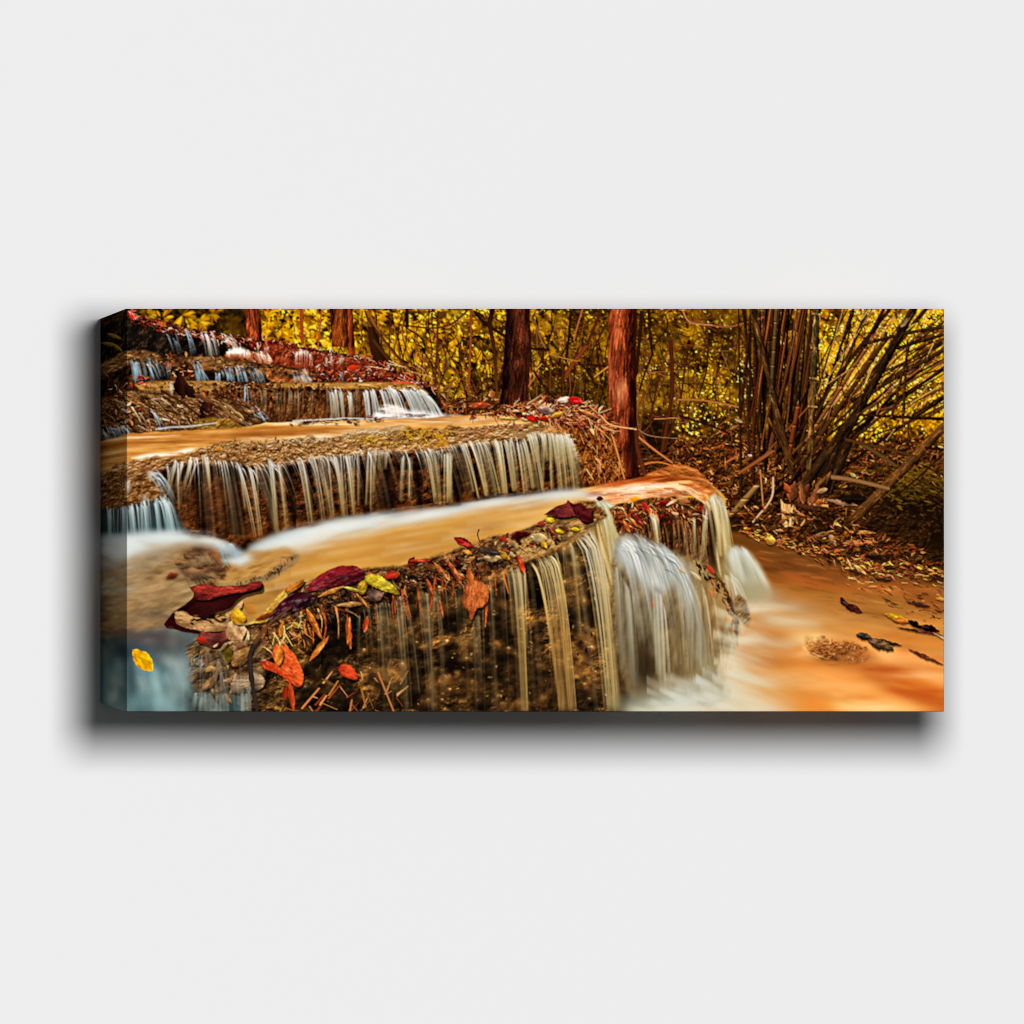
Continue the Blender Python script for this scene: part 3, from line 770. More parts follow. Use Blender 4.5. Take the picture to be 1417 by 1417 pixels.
strands([(206, 568), (214, 572)], [(216, 590), (226, 594)], 5, (.8, 1.8), a=(.6, .5, .4), **BLUE)
strands([(350, 566), (362, 570)], [(356, 580), (374, 582)], 8, (.8, 1.6), a=(.6, .5, .4), **BLUE)
strands([(356, 572), (366, 578)], [(362, 584), (374, 584)], 6, (1, 2), a=(.7, .6, .5), **BLUE)
# side wrap detail at the far left
for (x, y, l, a) in [(150, 452, 30, 30), (138, 462, 34, 22), (160, 470, 22, 40), (135, 500, 24, 40)]:
    leaf(x - 8, y, l, 5, a, C(120, 96, 20), C(60, 44, 10))
litter([(127, 530), (175, 525), (180, 590), (127, 590)], 40, 4, 10, LIT, ang=35, spread=30, asp=(.2, .4))
litter([(172, 524), (200, 520), (204, 530), (172, 534)], 12, 4, 9, [(190, 30, 20), (226, 90, 60), (120, 16, 12)])
strands([(130, 590), (170, 588)], [(138, 608), (182, 604)], 20, (1, 3), a=(.8, .7, .4), **BLUE)

# ---------------------------------------------------------------- first pool
POOL = ((0., (130, 76, 32)), (.35, (176, 112, 50)), (.6, (208, 144, 72)), (.85, (230, 178, 108)), (1., (250, 216, 162)))


def pool(x, y):
    f = fbm(x, y, 90, 5, 5, 60, -2) * .75 + fbm(x, y, 30, 12, 3, 61) * .25
    return ramp(np.clip(f * 1.1 - .02, 0, 1), *POOL)


tex_fill([(120, 606), (175, 601), (215, 598), (270, 595), (330, 592), (370, 585), (450, 583), (540, 580), (610, 577), (650, 574), (710, 576), (750, 582), (792, 596), (800, 620), (700, 640), (480, 660), (280, 660), (120, 660)], pool, soft=1.2, smooth=False, warp=1)
flow([(127, 611), (260, 602), (420, 592), (480, 592), (380, 604), (250, 612), (127, 622)], C(140, 78, 30), 5, .75, 90, 6, seed=5)
flow([(380, 587), (470, 584), (540, 582), (640, 578), (700, 578), (640, 583), (500, 590)], C(252, 226, 184), 3, .8, 70, 4, seed=6)
flow([(560, 588), (660, 582), (730, 584), (700, 590), (600, 594)], C(250, 214, 150), 3, .7, 60, 4, seed=7)
flow([(127, 606), (210, 603), (250, 602), (175, 608)], C(250, 222, 180), 2, .6, 40, 3, seed=8)
stroke([(215, 594), (240, 591), (262, 590), (300, 585)], 3, 2, C(220, 226, 226), None, .6, side=None, soft=2)
stroke([(405, 583), (440, 581), (480, 579), (520, 580)], 3, 2, C(226, 226, 220), None, .7, side=None, soft=2)
litter([(395, 582), (430, 580), (520, 578), (545, 582), (450, 586), (400, 588)], 34, 4, 10, [(90, 40, 26), (150, 90, 60), (60, 26, 16)], ang=0, spread=15, asp=(.2, .3))
stroke([(355, 603), (370, 606), (382, 605)], 2, 1, C(150, 80, 30), None, .8)
flow([(182, 634), (206, 628), (236, 626), (258, 621), (272, 622), (252, 629), (226, 632), (200, 636)], C(255, 240, 214), 3, 1., 30, 5, seed=9, lo=.05, hi=.35)

# rim of the fourth step
rim = [(127, 655), (165, 640), (210, 633), (250, 632), (272, 622), (296, 613), (320, 610), (345, 614), (375, 612), (405, 607), (432, 604), (470, 603), (498, 596), (530, 594), (556, 590), (588, 592), (612, 594), (625, 590), (650, 592), (690, 588), (730, 586), (764, 588), (784, 596), (798, 612), (804, 640), (790, 630), (770, 610), (740, 608), (700, 616), (650, 626), (600, 634), (540, 634), (480, 640), (400, 646), (340, 650), (290, 646), (240, 648), (200, 668), (127, 690)]
tex_fill(rim, rock(((.02, (54, 32, 16)), (.35, (110, 72, 38)), (.62, (164, 116, 66)), (1., (226, 198, 156))), 7, 3.4, 62, -4, 1.25, .3), soft=2.5, warp=2.5)
flow([(330, 606), (420, 602), (520, 592), (560, 590), (540, 600), (430, 612), (350, 616)], C(214, 200, 170), 5, .6, 18, 5, seed=14)
for (x, y, rx, ry, c, al) in [(575, 603, 26, 12, (196, 138, 14), .8), (608, 606, 18, 14, (186, 120, 10), .85), (520, 608, 24, 8, (186, 136, 40), .6), (725, 598, 26, 10, (120, 92, 54), .7), (648, 600, 18, 8, (120, 76, 46), .6), (555, 608, 14, 4, (76, 50, 32), .8), (625, 606, 5, 12, (60, 36, 22), .8), (770, 596, 16, 6, (220, 130, 60), .6), (290, 632, 30, 8, (120, 78, 36), .4), (206, 650, 24, 8, (90, 42, 22), .6)]:
    s = window(x - rx * 2, y - ry * 2, x + rx * 2, y + ry * 2)
    d = ((XX[s] - x) / rx) ** 2 + ((YY[s] - y) / ry) ** 2
    put(s, np.exp(-d * 1.2) * al * sstep(.25, .6, fbm(XX[s], YY[s], 7, 5, 3, 15)), C(*c))
litter([(270, 622), (320, 611), (420, 606), (470, 604), (470, 626), (400, 636), (330, 640), (280, 636)], 420, 2, 6, [(120, 76, 36), (170, 120, 66), (80, 48, 22), (206, 160, 100), (150, 96, 40)], ang=10, spread=30, asp=(.25, .45), shadow=.3, alpha=.8)
litter([(480, 600), (560, 594), (620, 594), (640, 600), (560, 618), (490, 620)], 150, 2, 6, [(120, 80, 40), (170, 130, 76), (70, 44, 24), (200, 156, 60), (196, 150, 20)], ang=10, spread=30, asp=(.3, .5), shadow=.4)
leaf(298, 622, 10, 5, -20, C(214, 140, 30), C(160, 90, 14))
litter([(640, 590), (700, 586), (760, 586), (740, 592), (660, 598)], 40, 3, 7, [(200, 110, 60), (150, 70, 40), (220, 150, 90)], ang=0, spread=20, asp=(.2, .4), shadow=.3)

# the fourth step's face, dark and wet behind the threads
face = [(205, 665), (236, 644), (290, 642), (335, 645), (370, 650), (400, 642), (450, 635), (500, 628), (560, 626), (600, 626), (640, 618), (700, 612), (745, 606), (775, 606), (792, 616), (802, 650), (806, 682), (730, 690), (640, 704), (560, 712), (480, 722), (400, 738), (330, 756), (250, 750), (235, 700)]
tex_fill(face, rock(((.05, (8, 4, 3)), (.42, (34, 17, 8)), (.7, (80, 42, 17)), (1., (140, 84, 40))), 9, 8, 63, 0, 1.2, .5), soft=3, warp=3, smooth=False)
for (x, y, rx, ry, c, al) in [(300, 690, 44, 36, (110, 50, 16), .5), (310, 720, 30, 16, (30, 14, 6), .6), (240, 680, 16, 36, (20, 12, 8), .7), (460, 690, 30, 30, (30, 16, 8), .4), (540, 690, 20, 18, (14, 7, 4), .9), (560, 705, 36, 6, (120, 56, 16), .8), (420, 726, 40, 8, (110, 56, 20), .6), (350, 740, 30, 10, (110, 56, 22), .6), (650, 690, 20, 12, (96, 44, 14), .6), (520, 660, 30, 20, (80, 46, 22), .5), (395, 660, 10, 14, (120, 54, 24), .6), (330, 650, 20, 12, (14, 8, 6), .6), (640, 660, 10, 20, (20, 11, 6), .6), (700, 660, 8, 24, (24, 14, 8), .6)]:
    s = window(x - rx * 2, y - ry * 2, x + rx * 2, y + ry * 2)
    d = ((XX[s] - x) / rx) ** 2 + ((YY[s] - y) / ry) ** 2
    put(s, np.exp(-d * 1.1) * al * (.5 + .5 * fbm(XX[s], YY[s], 8, 6, 3, 16)), C(*c))
for (x, w) in [(272, 12), (318, 14), (370, 8), (398, 6), (424, 5), (500, 6), (532, 8), (575, 5), (628, 7), (654, 4), (682, 4), (708, 3), (744, 3)]:
    s = window(x - w * 2, 634, x + w * 2, 740)
    d = ((XX[s] - x - (YY[s] - 640) * .12) / w) ** 2
    put(s, np.exp(-d) * .7 * sstep(632, 650, YY[s]), C(9, 5, 4))
for k in range(60):    # shade tucked under the lip
    x = 228 + k * 9.4
    y = np.interp(x, [228, 290, 360, 450, 560, 640, 740, 792], [654, 646, 656, 640, 634, 624, 612, 616])
    blob(x, y + 6, 10, 9, C(8, 5, 4), .4, n=.6, seed=k % 20)
# threads
LIP4 = [(228, 646), (260, 636), (290, 634), (330, 641), (360, 645), (400, 637), (450, 630), (500, 622), (560, 622), (600, 620), (640, 612), (700, 606), (740, 599), (770, 598), (792, 606)]
BAS4 = [(232, 730), (262, 742), (300, 750), (352, 746), (390, 738), (432, 728), (480, 717), (520, 709), (580, 703), (622, 698), (662, 694), (714, 686), (752, 682), (786, 680), (806, 680)]
CREAM = dict(top=(226, 228, 222), mid=(196, 176, 130), bot=(150, 116, 66))
PALE = dict(top=(226, 224, 200), mid=(200, 182, 126), bot=(180, 154, 94))
strands(LIP4, BAS4, 110, (2, 6), a=(.12, .14, .1), soft=2.5, lean=6, **CREAM)
strands([(236, 640), (262, 636), (290, 635)], [(222, 690), (250, 690), (264, 680)], 26, (1, 3), a=(.9, .5, .05), short=.5, pw=1.3, clump=7, **CREAM)
strands([(283, 636), (288, 636)], [(288, 672), (292, 690)], 8, (1, 2.4), a=(.7, .5, .1), **CREAM)
for k, (x, y, xb, yb, n, w) in enumerate([(328, 640, 354, 744, 9, 3.4), (333, 641, 340, 706, 5, 2.4), (345, 645, 362, 744, 7, 3), (352, 645, 358, 700, 4, 2), (374, 634, 384, 738, 12, 4), (384, 640, 396, 732, 10, 3.6), (403, 640, 412, 680, 5, 2.4), (410, 636, 428, 728, 9, 3.2), (418, 635, 434, 726, 8, 3),
                                       (431, 630, 448, 722, 9, 3.2), (441, 628, 460, 720, 9, 2.8), (452, 630, 462, 712, 7, 3), (463, 630, 476, 716, 11, 3.6), (472, 628, 478, 714, 9, 3), (480, 628, 490, 712, 11, 4.4), (487, 630, 487, 690, 6, 3), (496, 628, 497, 700, 6, 2.4),
                                       (508, 622, 505, 700, 6, 2.8), (515, 620, 514, 706, 11, 4), (522, 620, 518, 680, 7, 3), (528, 622, 526, 650, 5, 2.4), (538, 624, 535, 650, 5, 2.6), (545, 622, 552, 640, 4, 2), (558, 630, 555, 696, 5, 4), (566, 632, 566, 690, 4, 3),
                                       (578, 622, 592, 698, 9, 3.4), (586, 622, 602, 699, 12, 3.6), (594, 620, 604, 690, 8, 3), (602, 622, 609, 700, 9, 3), (610, 622, 610, 650, 4, 2), (617, 624, 617, 696, 9, 4.6), (624, 628, 622, 690, 4, 3),
                                       (634, 612, 655, 680, 8, 2.6), (640, 612, 662, 690, 12, 4), (648, 610, 672, 688, 10, 3.4), (660, 610, 676, 684, 8, 3), (668, 610, 688, 685, 10, 3.6), (676, 608, 688, 680, 8, 2.8), (684, 608, 698, 684, 12, 4), (690, 610, 700, 684, 9, 3.6),
                                       (699, 610, 712, 682, 12, 4.6), (706, 608, 714, 680, 9, 3), (716, 612, 728, 682, 12, 4.4), (722, 608, 737, 678, 9, 4), (730, 600, 748, 680, 15, 5), (738, 599, 752, 678, 9, 3.6), (752, 602, 750, 680, 6, 3), (760, 602, 763, 678, 7, 3), (768, 602, 776, 680, 12, 3.6), (776, 601, 786, 680, 14, 5), (783, 604, 794, 680, 16, 5), (790, 608, 800, 680, 9, 3.6)]):
    pal = CREAM if x < 560 else PALE
    if rng.random() < .1:
        continue
    w = w * rng.uniform(.55, 1.25)
    n = max(3, int(n * rng.uniform(.5, 1.2)))
    strands([(x - 2.5, y), (x + 2.5, y)], [(xb - w * .7, yb), (xb + w * .7, yb)], max(2, int(n * .42)), (.8, w * .5), a=(.85, .6, .4), jit=1.6, short=.3, pw=.8, **pal)
    strands([(x - 4, y), (x + 4, y)], [(xb - w, yb), (xb + w, yb)], 2, (w, w * 1.6), a=(.3, .32, .2), jit=1, short=0, pw=.8, soft=2.2, **pal)
strands(LIP4, BAS4, 130, (.8, 1.6), a=(.95, .35, .03), short=.9, **CREAM)
strands([(728, 600), (760, 599), (786, 604)], [(738, 640), (766, 640), (796, 650)], 60, (.8, 2), a=(.7, .5, .2), jit=1, **PALE)

# bank of leaves and roots right of the fourth step
bank = [(776, 590), (800, 575), (832, 580), (850, 600), (860, 632), (866, 660), (860, 668), (812, 672), (806, 650), (800, 614)]
tex_fill(bank, rock(((.05, (20, 8, 4)), (.4, (84, 40, 14)), (.7, (140, 76, 30)), (1., (214, 140, 76))), 4, 10, 70, 20, 1.2), soft=2, warp=2)
litter(bank, 260, 2, 6, [(150, 82, 36), (90, 44, 18), (50, 24, 10), (196, 120, 64), (30, 14, 6)], ang=60, spread=40, asp=(.4, .7), shadow=.5)
for k in range(60):
    x, y = inside(bank, 1)[0]
    a = math.radians(rng.normal(66, 16))
    ln = rng.uniform(6, 22)
    c = pick([(150, 80, 32), (200, 120, 60), (90, 42, 16), (50, 22, 10), (220, 150, 90), (170, 70, 30)])
    stroke([(x, y), (x + ln * math.cos(a), y + ln * math.sin(a))], rng.uniform(.8, 2), .8, c, None, .75)
ridge = [(640, 574), (700, 570), (700, 560), (740, 555), (800, 556), (838, 568), (850, 588), (836, 600), (806, 590), (780, 588), (750, 582), (700, 578)]
litter(ridge, 420, 4, 12, [(190, 104, 60), (150, 70, 36), (220, 150, 104), (110, 46, 22), (240, 180, 130), (80, 34, 16), (206, 90, 50), (60, 26, 14), (170, 50, 30)], ang=10, spread=60, asp=(.18, .42))
for k in range(60):
    x, y = inside(ridge, 1)[0]
    a = math.radians(rng.normal(20, 40))
    ln = rng.uniform(8, 24)
    stroke([(x, y), (x + ln * math.cos(a), y + ln * math.sin(a))], 1.2, .8, pick([(226, 150, 96), (200, 110, 60), (110, 50, 26)]), None, .85)
for (x, y, l, w, a, c) in [(648, 562, 32, 9, -4, (166, 70, 34)), (742, 565, 26, 11, 10, (150, 110, 90)), (770, 555, 24, 8, -8, (244, 214, 186)), (785, 552, 22, 11, 12, (208, 30, 24)), (762, 577, 20, 7, -20, (222, 140, 40)), (728, 577, 18, 7, 15, (190, 34, 20)), (745, 579, 14, 6, 0, (200, 44, 24)), (690, 578, 26, 3, 3, (240, 190, 90)), (676, 548, 10, 9, -30, (190, 110, 50)), (800, 566, 30, 5, 24, (210, 120, 60))]:
    leaf(x, y, l, w, a, C(*c), C(*c) * .55, rough=.2, shadow=.4, gloss=.15)
stroke([(832, 576), (846, 588), (880, 594)], 2.5, 2, C(222, 130, 80))
stroke([(848, 604), (864, 662)], 3, 2, C(176, 100, 52))

# ---------------------------------------------------------------- left fall beside the fourth step
tex_fill([(127, 655), (180, 650), (214, 658), (230, 676), (226, 694), (196, 700), (127, 704)], rock(((.05, (24, 14, 8)), (.4, (84, 52, 26)), (.7, (134, 92, 50)), (1., (206, 176, 130))), 6, 4.5, 71, 0, 1.2), soft=3, warp=3)
for (x, y, w, h) in [(177, 672, 4, 10), (208, 656, 5, 6), (200, 688, 4, 4)]:
    blob(x, y, w, h, C(206, 200, 190), .8, n=.4)
strands([(206, 654), (214, 654), (224, 658)], [(226, 690), (236, 692), (246, 700)], 16, (1, 3.4), a=(.6, .4, .1), soft=1.6, **BLUE)
fill([(127, 706), (176, 700), (210, 692), (232, 690), (244, 712), (250, 745), (127, 748)], C(52, 66, 70), soft=5, alpha=.8)
strands([(127, 706), (172, 702), (196, 696), (222, 690), (234, 694)], [(127, 746), (174, 745), (200, 745), (232, 744), (250, 742)], 60, (1.2, 4.5), a=(.5, .45, .4), clump=16, soft=2, jit=3, top=(206, 226, 230), mid=(140, 172, 176), bot=(130, 164, 168))
strands([(180, 700), (222, 690), (232, 694)], [(184, 742), (232, 742), (246, 740)], 22, (1, 2.4), a=(.8, .5, .3), clump=7, top=(230, 240, 242), mid=(180, 206, 208), bot=(150, 180, 184))

# ---------------------------------------------------------------- the pool at the lower right
rpool = [(1000, 730), (1020, 738), (1060, 752), (1120, 762), (1180, 788), (1250, 800), (1312, 806), (1312, 990), (860, 990), (900, 940), (960, 900), (1000, 860)]


def rwater(x, y):
    f = fbm(x, y, 90, 9, 5, 80, 14) * .7 + fbm(x, y, 24, 6, 4, 81, 12) * .3
    d = np.clip((y - 740) / 245., 0, 1)
    c = ramp(np.clip(d * .8 + (f - .5) * .45 + .06, 0, 1), (0., (58, 34, 14)), (.2, (112, 66, 26)), (.4, (164, 100, 44)), (.6, (192, 122, 56)), (.8, (214, 122, 48)), (1., (236, 138, 56)))
    return c


tex_fill(rpool, rwater, soft=3, warp=3, smooth=False)
RW = [  # (outline, colour, softness, strength): long streaks of light and shade in the moving water
    ([(1040, 752), (1120, 766), (1180, 792), (1250, 806), (1200, 812), (1100, 800), (1050, 780)], (92, 50, 20), 12, .75),
    ([(1080, 790), (1150, 806), (1230, 808), (1250, 818), (1160, 822), (1100, 806)], (196, 96, 40), 8, .6),
    ([(1230, 800), (1312, 808), (1312, 846), (1260, 838)], (120, 62, 26), 10, .6),
    ([(1120, 818), (1230, 826), (1300, 850), (1220, 850), (1140, 838)], (142, 96, 42), 10, .6),
    ([(1060, 828), (1140, 838), (1230, 866), (1200, 880), (1100, 866)], (204, 152, 88), 12, .6),
    ([(1050, 862), (1094, 866), (1096, 890), (1090, 920), (1040, 930), (1000, 916)], (166, 96, 44), 12, .6),
    ([(1102, 874), (1140, 876), (1200, 884), (1240, 894), (1230, 910), (1160, 900), (1110, 894)], (240, 160, 86), 6, .75),
    ([(1220, 900), (1312, 922), (1312, 952), (1260, 930), (1220, 916)], (250, 170, 100), 6, .75),
    ([(1240, 890), (1312, 914), (1312, 924), (1250, 908)], (220, 96, 36), 5, .5),
    ([(1186, 918), (1220, 922), (1270, 946), (1312, 966), (1312, 990), (1270, 978), (1210, 950)], (170, 74, 26), 9, .85),
    ([(1090, 928), (1170, 932), (1230, 960), (1280, 990), (1200, 990), (1130, 960)], (248, 160, 82), 12, .65),
    ([(1150, 956), (1210, 966), (1262, 990), (1170, 990)], (255, 196, 120), 12, .7),
    ([(1090, 960), (1150, 970), (1180, 990), (1090, 990)], (222, 120, 44), 12, .6),
    ([(1020, 930), (1080, 942), (1110, 960), (1100, 980), (1040, 960)], (186, 130, 62), 12, .55),
]
for k, (pts, c, so, al) in enumerate(RW):
    flow(pts, C(*c), so, al, 70, 10, 16, seed=90 + k, lo=.1, hi=.7)
blob(1200, 790, 90, 18, C(70, 36, 14), .5, n=.5)
blob(1040, 900, 50, 16, C(150, 84, 36), .5, n=.5)
blob(1230, 935, 46, 9, C(150, 62, 22), .55, n=.4)
blob(1150, 935, 70, 12, C(252, 160, 84), .4, n=.5)
blob(1108, 884, 14, 9, C(255, 232, 170), .95)
blob(1130, 880, 40, 10, C(255, 200, 130), .5)
blob(1250, 912, 60, 10, C(255, 190, 130), .45, n=.5)
blob(1210, 975, 60, 12, C(255, 206, 130), .5, n=.4)
for k in range(90):
    x, y = rng.uniform(1040, 1305), rng.uniform(770, 850)
    if y < 752 + (x - 1060) * .2:
        continue
    ln = rng.uniform(8, 36)
    stroke([(x, y), (x + ln, y + ln * rng.uniform(.05, .35))], rng.uniform(1, 2.4), .8, pick([(210, 120, 56), (70, 36, 14), (240, 160, 90), (150, 80, 34)]), None, rng.uniform(.2, .5), side=None, soft=1.5)
soften(rpool, 2, 7, 4, .7)
for k in range(240):    # ripples and sunk litter in the shaded shallows
    x, y = rng.uniform(1030, 1305), rng.uniform(756, 860)
    if y < 752 + (x - 1060) * .2:
        continue
    ln = rng.uniform(6, 40)
    c = pick([(214, 120, 56), (60, 30, 12), (236, 160, 96), (120, 62, 26), (40, 22, 10), (160, 84, 34)])
    stroke([(x, y), (x + ln * .5, y + ln * rng.uniform(.02, .14)), (x + ln, y + ln * rng.uniform(.08, .3))], rng.uniform(.9, 2.2), .8, c, None, rng.uniform(.15, .45), side=None, soft=1.3)
for (x, y, rx, ry, c, al) in [(1110, 905, 30, 8, (255, 206, 150), .5), (1160, 950, 60, 7, (255, 190, 124), .5), (1270, 935, 40, 5, (255, 190, 130), .6), (1245, 905, 40, 4, (255, 176, 110), .5), (1215, 980, 50, 6, (255, 214, 150), .6), (1090, 870, 40, 5, (246, 206, 150), .4),
                           (1220, 925, 50, 6, (140, 54, 20), .6), (1285, 958, 40, 10, (168, 66, 22), .7), (1190, 965, 30, 5, (190, 88, 30), .5), (1060, 915, 40, 8, (150, 88, 40), .55), (1075, 890, 22, 10, (150, 92, 46), .5), (1250, 880, 60, 8, (150, 84, 36), .5), (1150, 860, 60, 8, (166, 106, 48), .4), (1280, 830, 40, 14, (110, 60, 24), .5), (1130, 800, 60, 8, (180, 92, 40), .4)]:
    blob(x, y, rx, ry, C(*c), al, n=.5, seed=int(x) % 40)
soften(rpool, 1, 6, 4, .5)
# leaves stranded along the bank
litter([(1015, 722), (1080, 744), (1180, 770), (1310, 786), (1310, 806), (1200, 796), (1110, 768), (1030, 742)], 330, 3, 11, [(206, 110, 44), (150, 76, 30), (90, 44, 18), (226, 150, 76), (60, 30, 12), (236, 176, 60), (180, 90, 50)], ang=18, spread=25, asp=(.14, .35))
litter([(1160, 780), (1312, 800), (1312, 870), (1250, 850), (1170, 810)], 90, 4, 14, [(70, 36, 14), (120, 66, 26), (40, 22, 10), (226, 150, 80)], ang=14, spread=14, asp=(.1, .25), shadow=.2)
for (x, y, l, w, a, c) in [(1163, 826, 12, 7, 60, (66, 22, 14)), (1162, 832, 34, 9, 26, (48, 20, 14)), (1170, 838, 26, 6, 22, (90, 36, 20)), (1224, 850, 36, 9, 18, (214, 152, 34)), (1236, 857, 22, 8, 12, (190, 96, 30)), (1256, 858, 24, 8, 30, (34, 16, 12)), (1270, 866, 32, 10, 14, (40, 18, 14)), (1240, 868, 70, 4, 10, (90, 40, 20)), (1292, 876, 18, 3, 30, (240, 190, 130)),
                           (1184, 878, 24, 9, 14, (52, 40, 26)), (1194, 882, 56, 6, 12, (60, 40, 24)), (1200, 886, 40, 14, 20, (96, 64, 34)), (1256, 898, 56, 6, 24, (130, 66, 30)), (1222, 784, 20, 5, 8, (50, 26, 12)), (1196, 768, 30, 9, 10, (40, 20, 10)), (1058, 746, 16, 11, 10, (244, 168, 60)), (1172, 772, 18, 4, 70, (222, 150, 90)), (1180, 780, 24, 5, 40, (226, 150, 84)), (1295, 828, 16, 5, 10, (244, 156, 50)), (1210, 800, 26, 6, 6, (66, 36, 18)), (1255, 832, 34, 7, 14, (76, 44, 22))]:
    leaf(x, y, l, w, a, C(*c), C(*c) * .5, rough=.3, shadow=.35, gloss=.12)
# speckled stone in the glow
st = [(1116, 886), (1124, 880), (1142, 881), (1160, 888), (1184, 892), (1200, 900), (1206, 908), (1190, 917), (1170, 916), (1146, 914), (1128, 906), (1116, 898)]
tex_fill(st, rock(((.05, (44, 20, 9)), (.4, (118, 66, 30)), (.7, (176, 106, 52)), (1., (240, 190, 120))), 5, 3, 82, 15, 1.2), soft=3, warp=4)
blob(1180, 912, 26, 8, C(70, 34, 14), .6, n=.4)
blob(1150, 912, 20, 5, C(60, 28, 12), .6, n=.5)
litter(st, 60, 1.5, 4, [(180, 112, 58), (110, 56, 24), (60, 28, 12), (236, 180, 110)], asp=(.3, .5), shadow=.3)
flow([(1112, 884), (1122, 878), (1138, 878), (1130, 886), (1122, 900), (1112, 898)], C(255, 214, 130), 4, .7, 10, 6)
flow([(1150, 906), (1200, 900), (1212, 912), (1180, 922), (1150, 920)], C(190, 120, 60), 6, .5, 12, 6)
for (x, y, rx, ry, c, al) in [(1122, 894, 12, 8, (236, 150, 76), .6), (1196, 906, 14, 8, (196, 112, 52), .7), (1160, 886, 26, 4, (222, 140, 72), .6), (1166, 919, 34, 4, (150, 74, 30), .7), (1140, 897, 12, 5, (86, 44, 20), .5), (1176, 902, 16, 6, (80, 42, 18), .5), (1130, 884, 16, 4, (255, 210, 140), .6)]:
    blob(x, y, rx, ry, C(*c), al, n=.5, seed=17)
stroke([(1124, 903), (1136, 909), (1148, 912)], 1.4, .8, C(244, 190, 120), None, .5, side=None, soft=1.5)

# ---------------------------------------------------------------- second pool and the dome to its right
pool2 = [(320, 790), (352, 764), (420, 742), (520, 722), (640, 702), (760, 686), (806, 676), (870, 664), (930, 660), (985, 672), (1000, 700), (900, 712), (830, 720), (770, 736), (700, 762), (640, 784), (540, 806), (430, 830), (380, 860), (300, 860)]


def water2(x, y):
    f = fbm(x, y, 90, 14, 5, 100, -14) * .75 + fbm(x, y, 22, 7, 3, 101, -10) * .25
    c = ramp(np.clip((f - .5) * .8 + .5, 0, 1), (0., (146, 96, 44)), (.35, (182, 128, 60)), (.65, (202, 146, 72)), (1., (224, 178, 106)))
    return c * np.interp(x, [300, 380, 470, 600], [.78, .86, 1, 1.])[..., None]


tex_fill(pool2, water2, soft=2)
flow([(400, 790), (470, 760), (600, 730), (640, 738), (560, 766), (470, 796)], C(196, 136, 58), 14, .5, 90, 12, -14, 17)
dome = [(806, 682), (850, 668), (880, 664), (905, 652), (935, 643), (958, 648), (975, 660), (990, 678), (1002, 704), (990, 712), (968, 690), (930, 688), (880, 694), (850, 706), (838, 730), (824, 700)]
tex_fill(dome, lambda x, y: ramp(fbm(x, y, 60, 5, 5, 102, -6) * .8 + fbm(x, y, 12, 3, 3, 103, 8) * .2, (.1, (104, 46, 18)), (.4, (172, 84, 36)), (.62, (222, 130, 66)), (.85, (246, 184, 124))), soft=2)
tex_fill([(905, 656), (935, 643), (960, 649), (980, 666), (994, 684), (975, 676), (950, 662), (925, 660)], rock(((.05, (50, 24, 10)), (.45, (140, 74, 30)), (.8, (196, 116, 54)), (1., (236, 170, 100))), 12, 3, 104, 18), soft=2, alpha=.8)
flow([(815, 688), (850, 676), (900, 670), (945, 674), (925, 682), (870, 688), (840, 694)], C(255, 236, 214), 5, .95, 40, 6, -8, 18, lo=.1, hi=.5)
flow([(925, 668), (950, 672), (975, 686), (990, 704), (970, 694), (940, 680)], C(250, 214, 160), 4, .8, 30, 5, 28, 19)
flow([(812, 672), (860, 664), (900, 660), (880, 667), (840, 674)], C(140, 52, 24), 4, .7, 40, 5, -6, 20)
for k in range(40):
    t = rng.random()
    x = 850 + t * 120
    y = 686 - 8 * math.sin(t * 3) + rng.normal(0, 5)
    stroke([(x, y), (x + 14, y + t * 6 - 2), (x + 28, y + t * 18 - 2)], rng.uniform(1, 2.2), .8, pick([(255, 226, 190), (150, 74, 30), (226, 130, 70), (96, 50, 24)]), None, .5, side=None, soft=1.4)
leaf(870, 690, 20, 7, 4, C(240, 170, 40), C(200, 110, 20))
leaf(950, 686, 22, 5, 26, C(244, 178, 40), C(190, 110, 20))
leaf(972, 684, 18, 6, 44, C(236, 156, 30), C(190, 100, 20))

# white water piling up under the fourth step
FO = C(206, 220, 224)
band = [(338, 768), (352, 752), (392, 736), (430, 726), (480, 716), (540, 709), (620, 700), (680, 690), (740, 683), (792, 678), (830, 688), (790, 690), (720, 697), (660, 706), (600, 718), (545, 727), (505, 742), (450, 754), (420, 764), (360, 774)]
flow(band, FO, 8, .95, 60, 8, -12, 21, lo=.0, hi=.55, warp=2)
flow([(392, 742), (450, 726), (500, 716), (530, 716), (480, 732), (420, 756), (390, 762)], C(222, 230, 232), 7, .9, 50, 10, -14, 22, lo=0, hi=.5)
flow([(640, 698), (700, 690), (760, 682), (790, 682), (740, 690), (680, 698)], C(228, 234, 230), 4, .8, 50, 7, -10, 23, lo=0, hi=.5)
flow([(520, 722), (570, 708), (630, 702), (600, 714), (556, 722)], C(226, 232, 230), 5, .8, 50, 7, -10, 24, lo=0, hi=.5)
for k in range(70):
    t = rng.random()
    x = 350 + t * 450
    y = np.interp(x, [350, 430, 520, 620, 700, 800], [764, 740, 720, 708, 696, 684]) + rng.normal(3, 6)
    ln = rng.uniform(20, 60)
    stroke([(x, y), (x + ln, y - ln * .17)], rng.uniform(2, 5), 1, C(*[(232, 238, 238), (180, 196, 196), (214, 170, 104)][rng.integers(3)]), None, rng.uniform(.1, .35), side=None, soft=3)
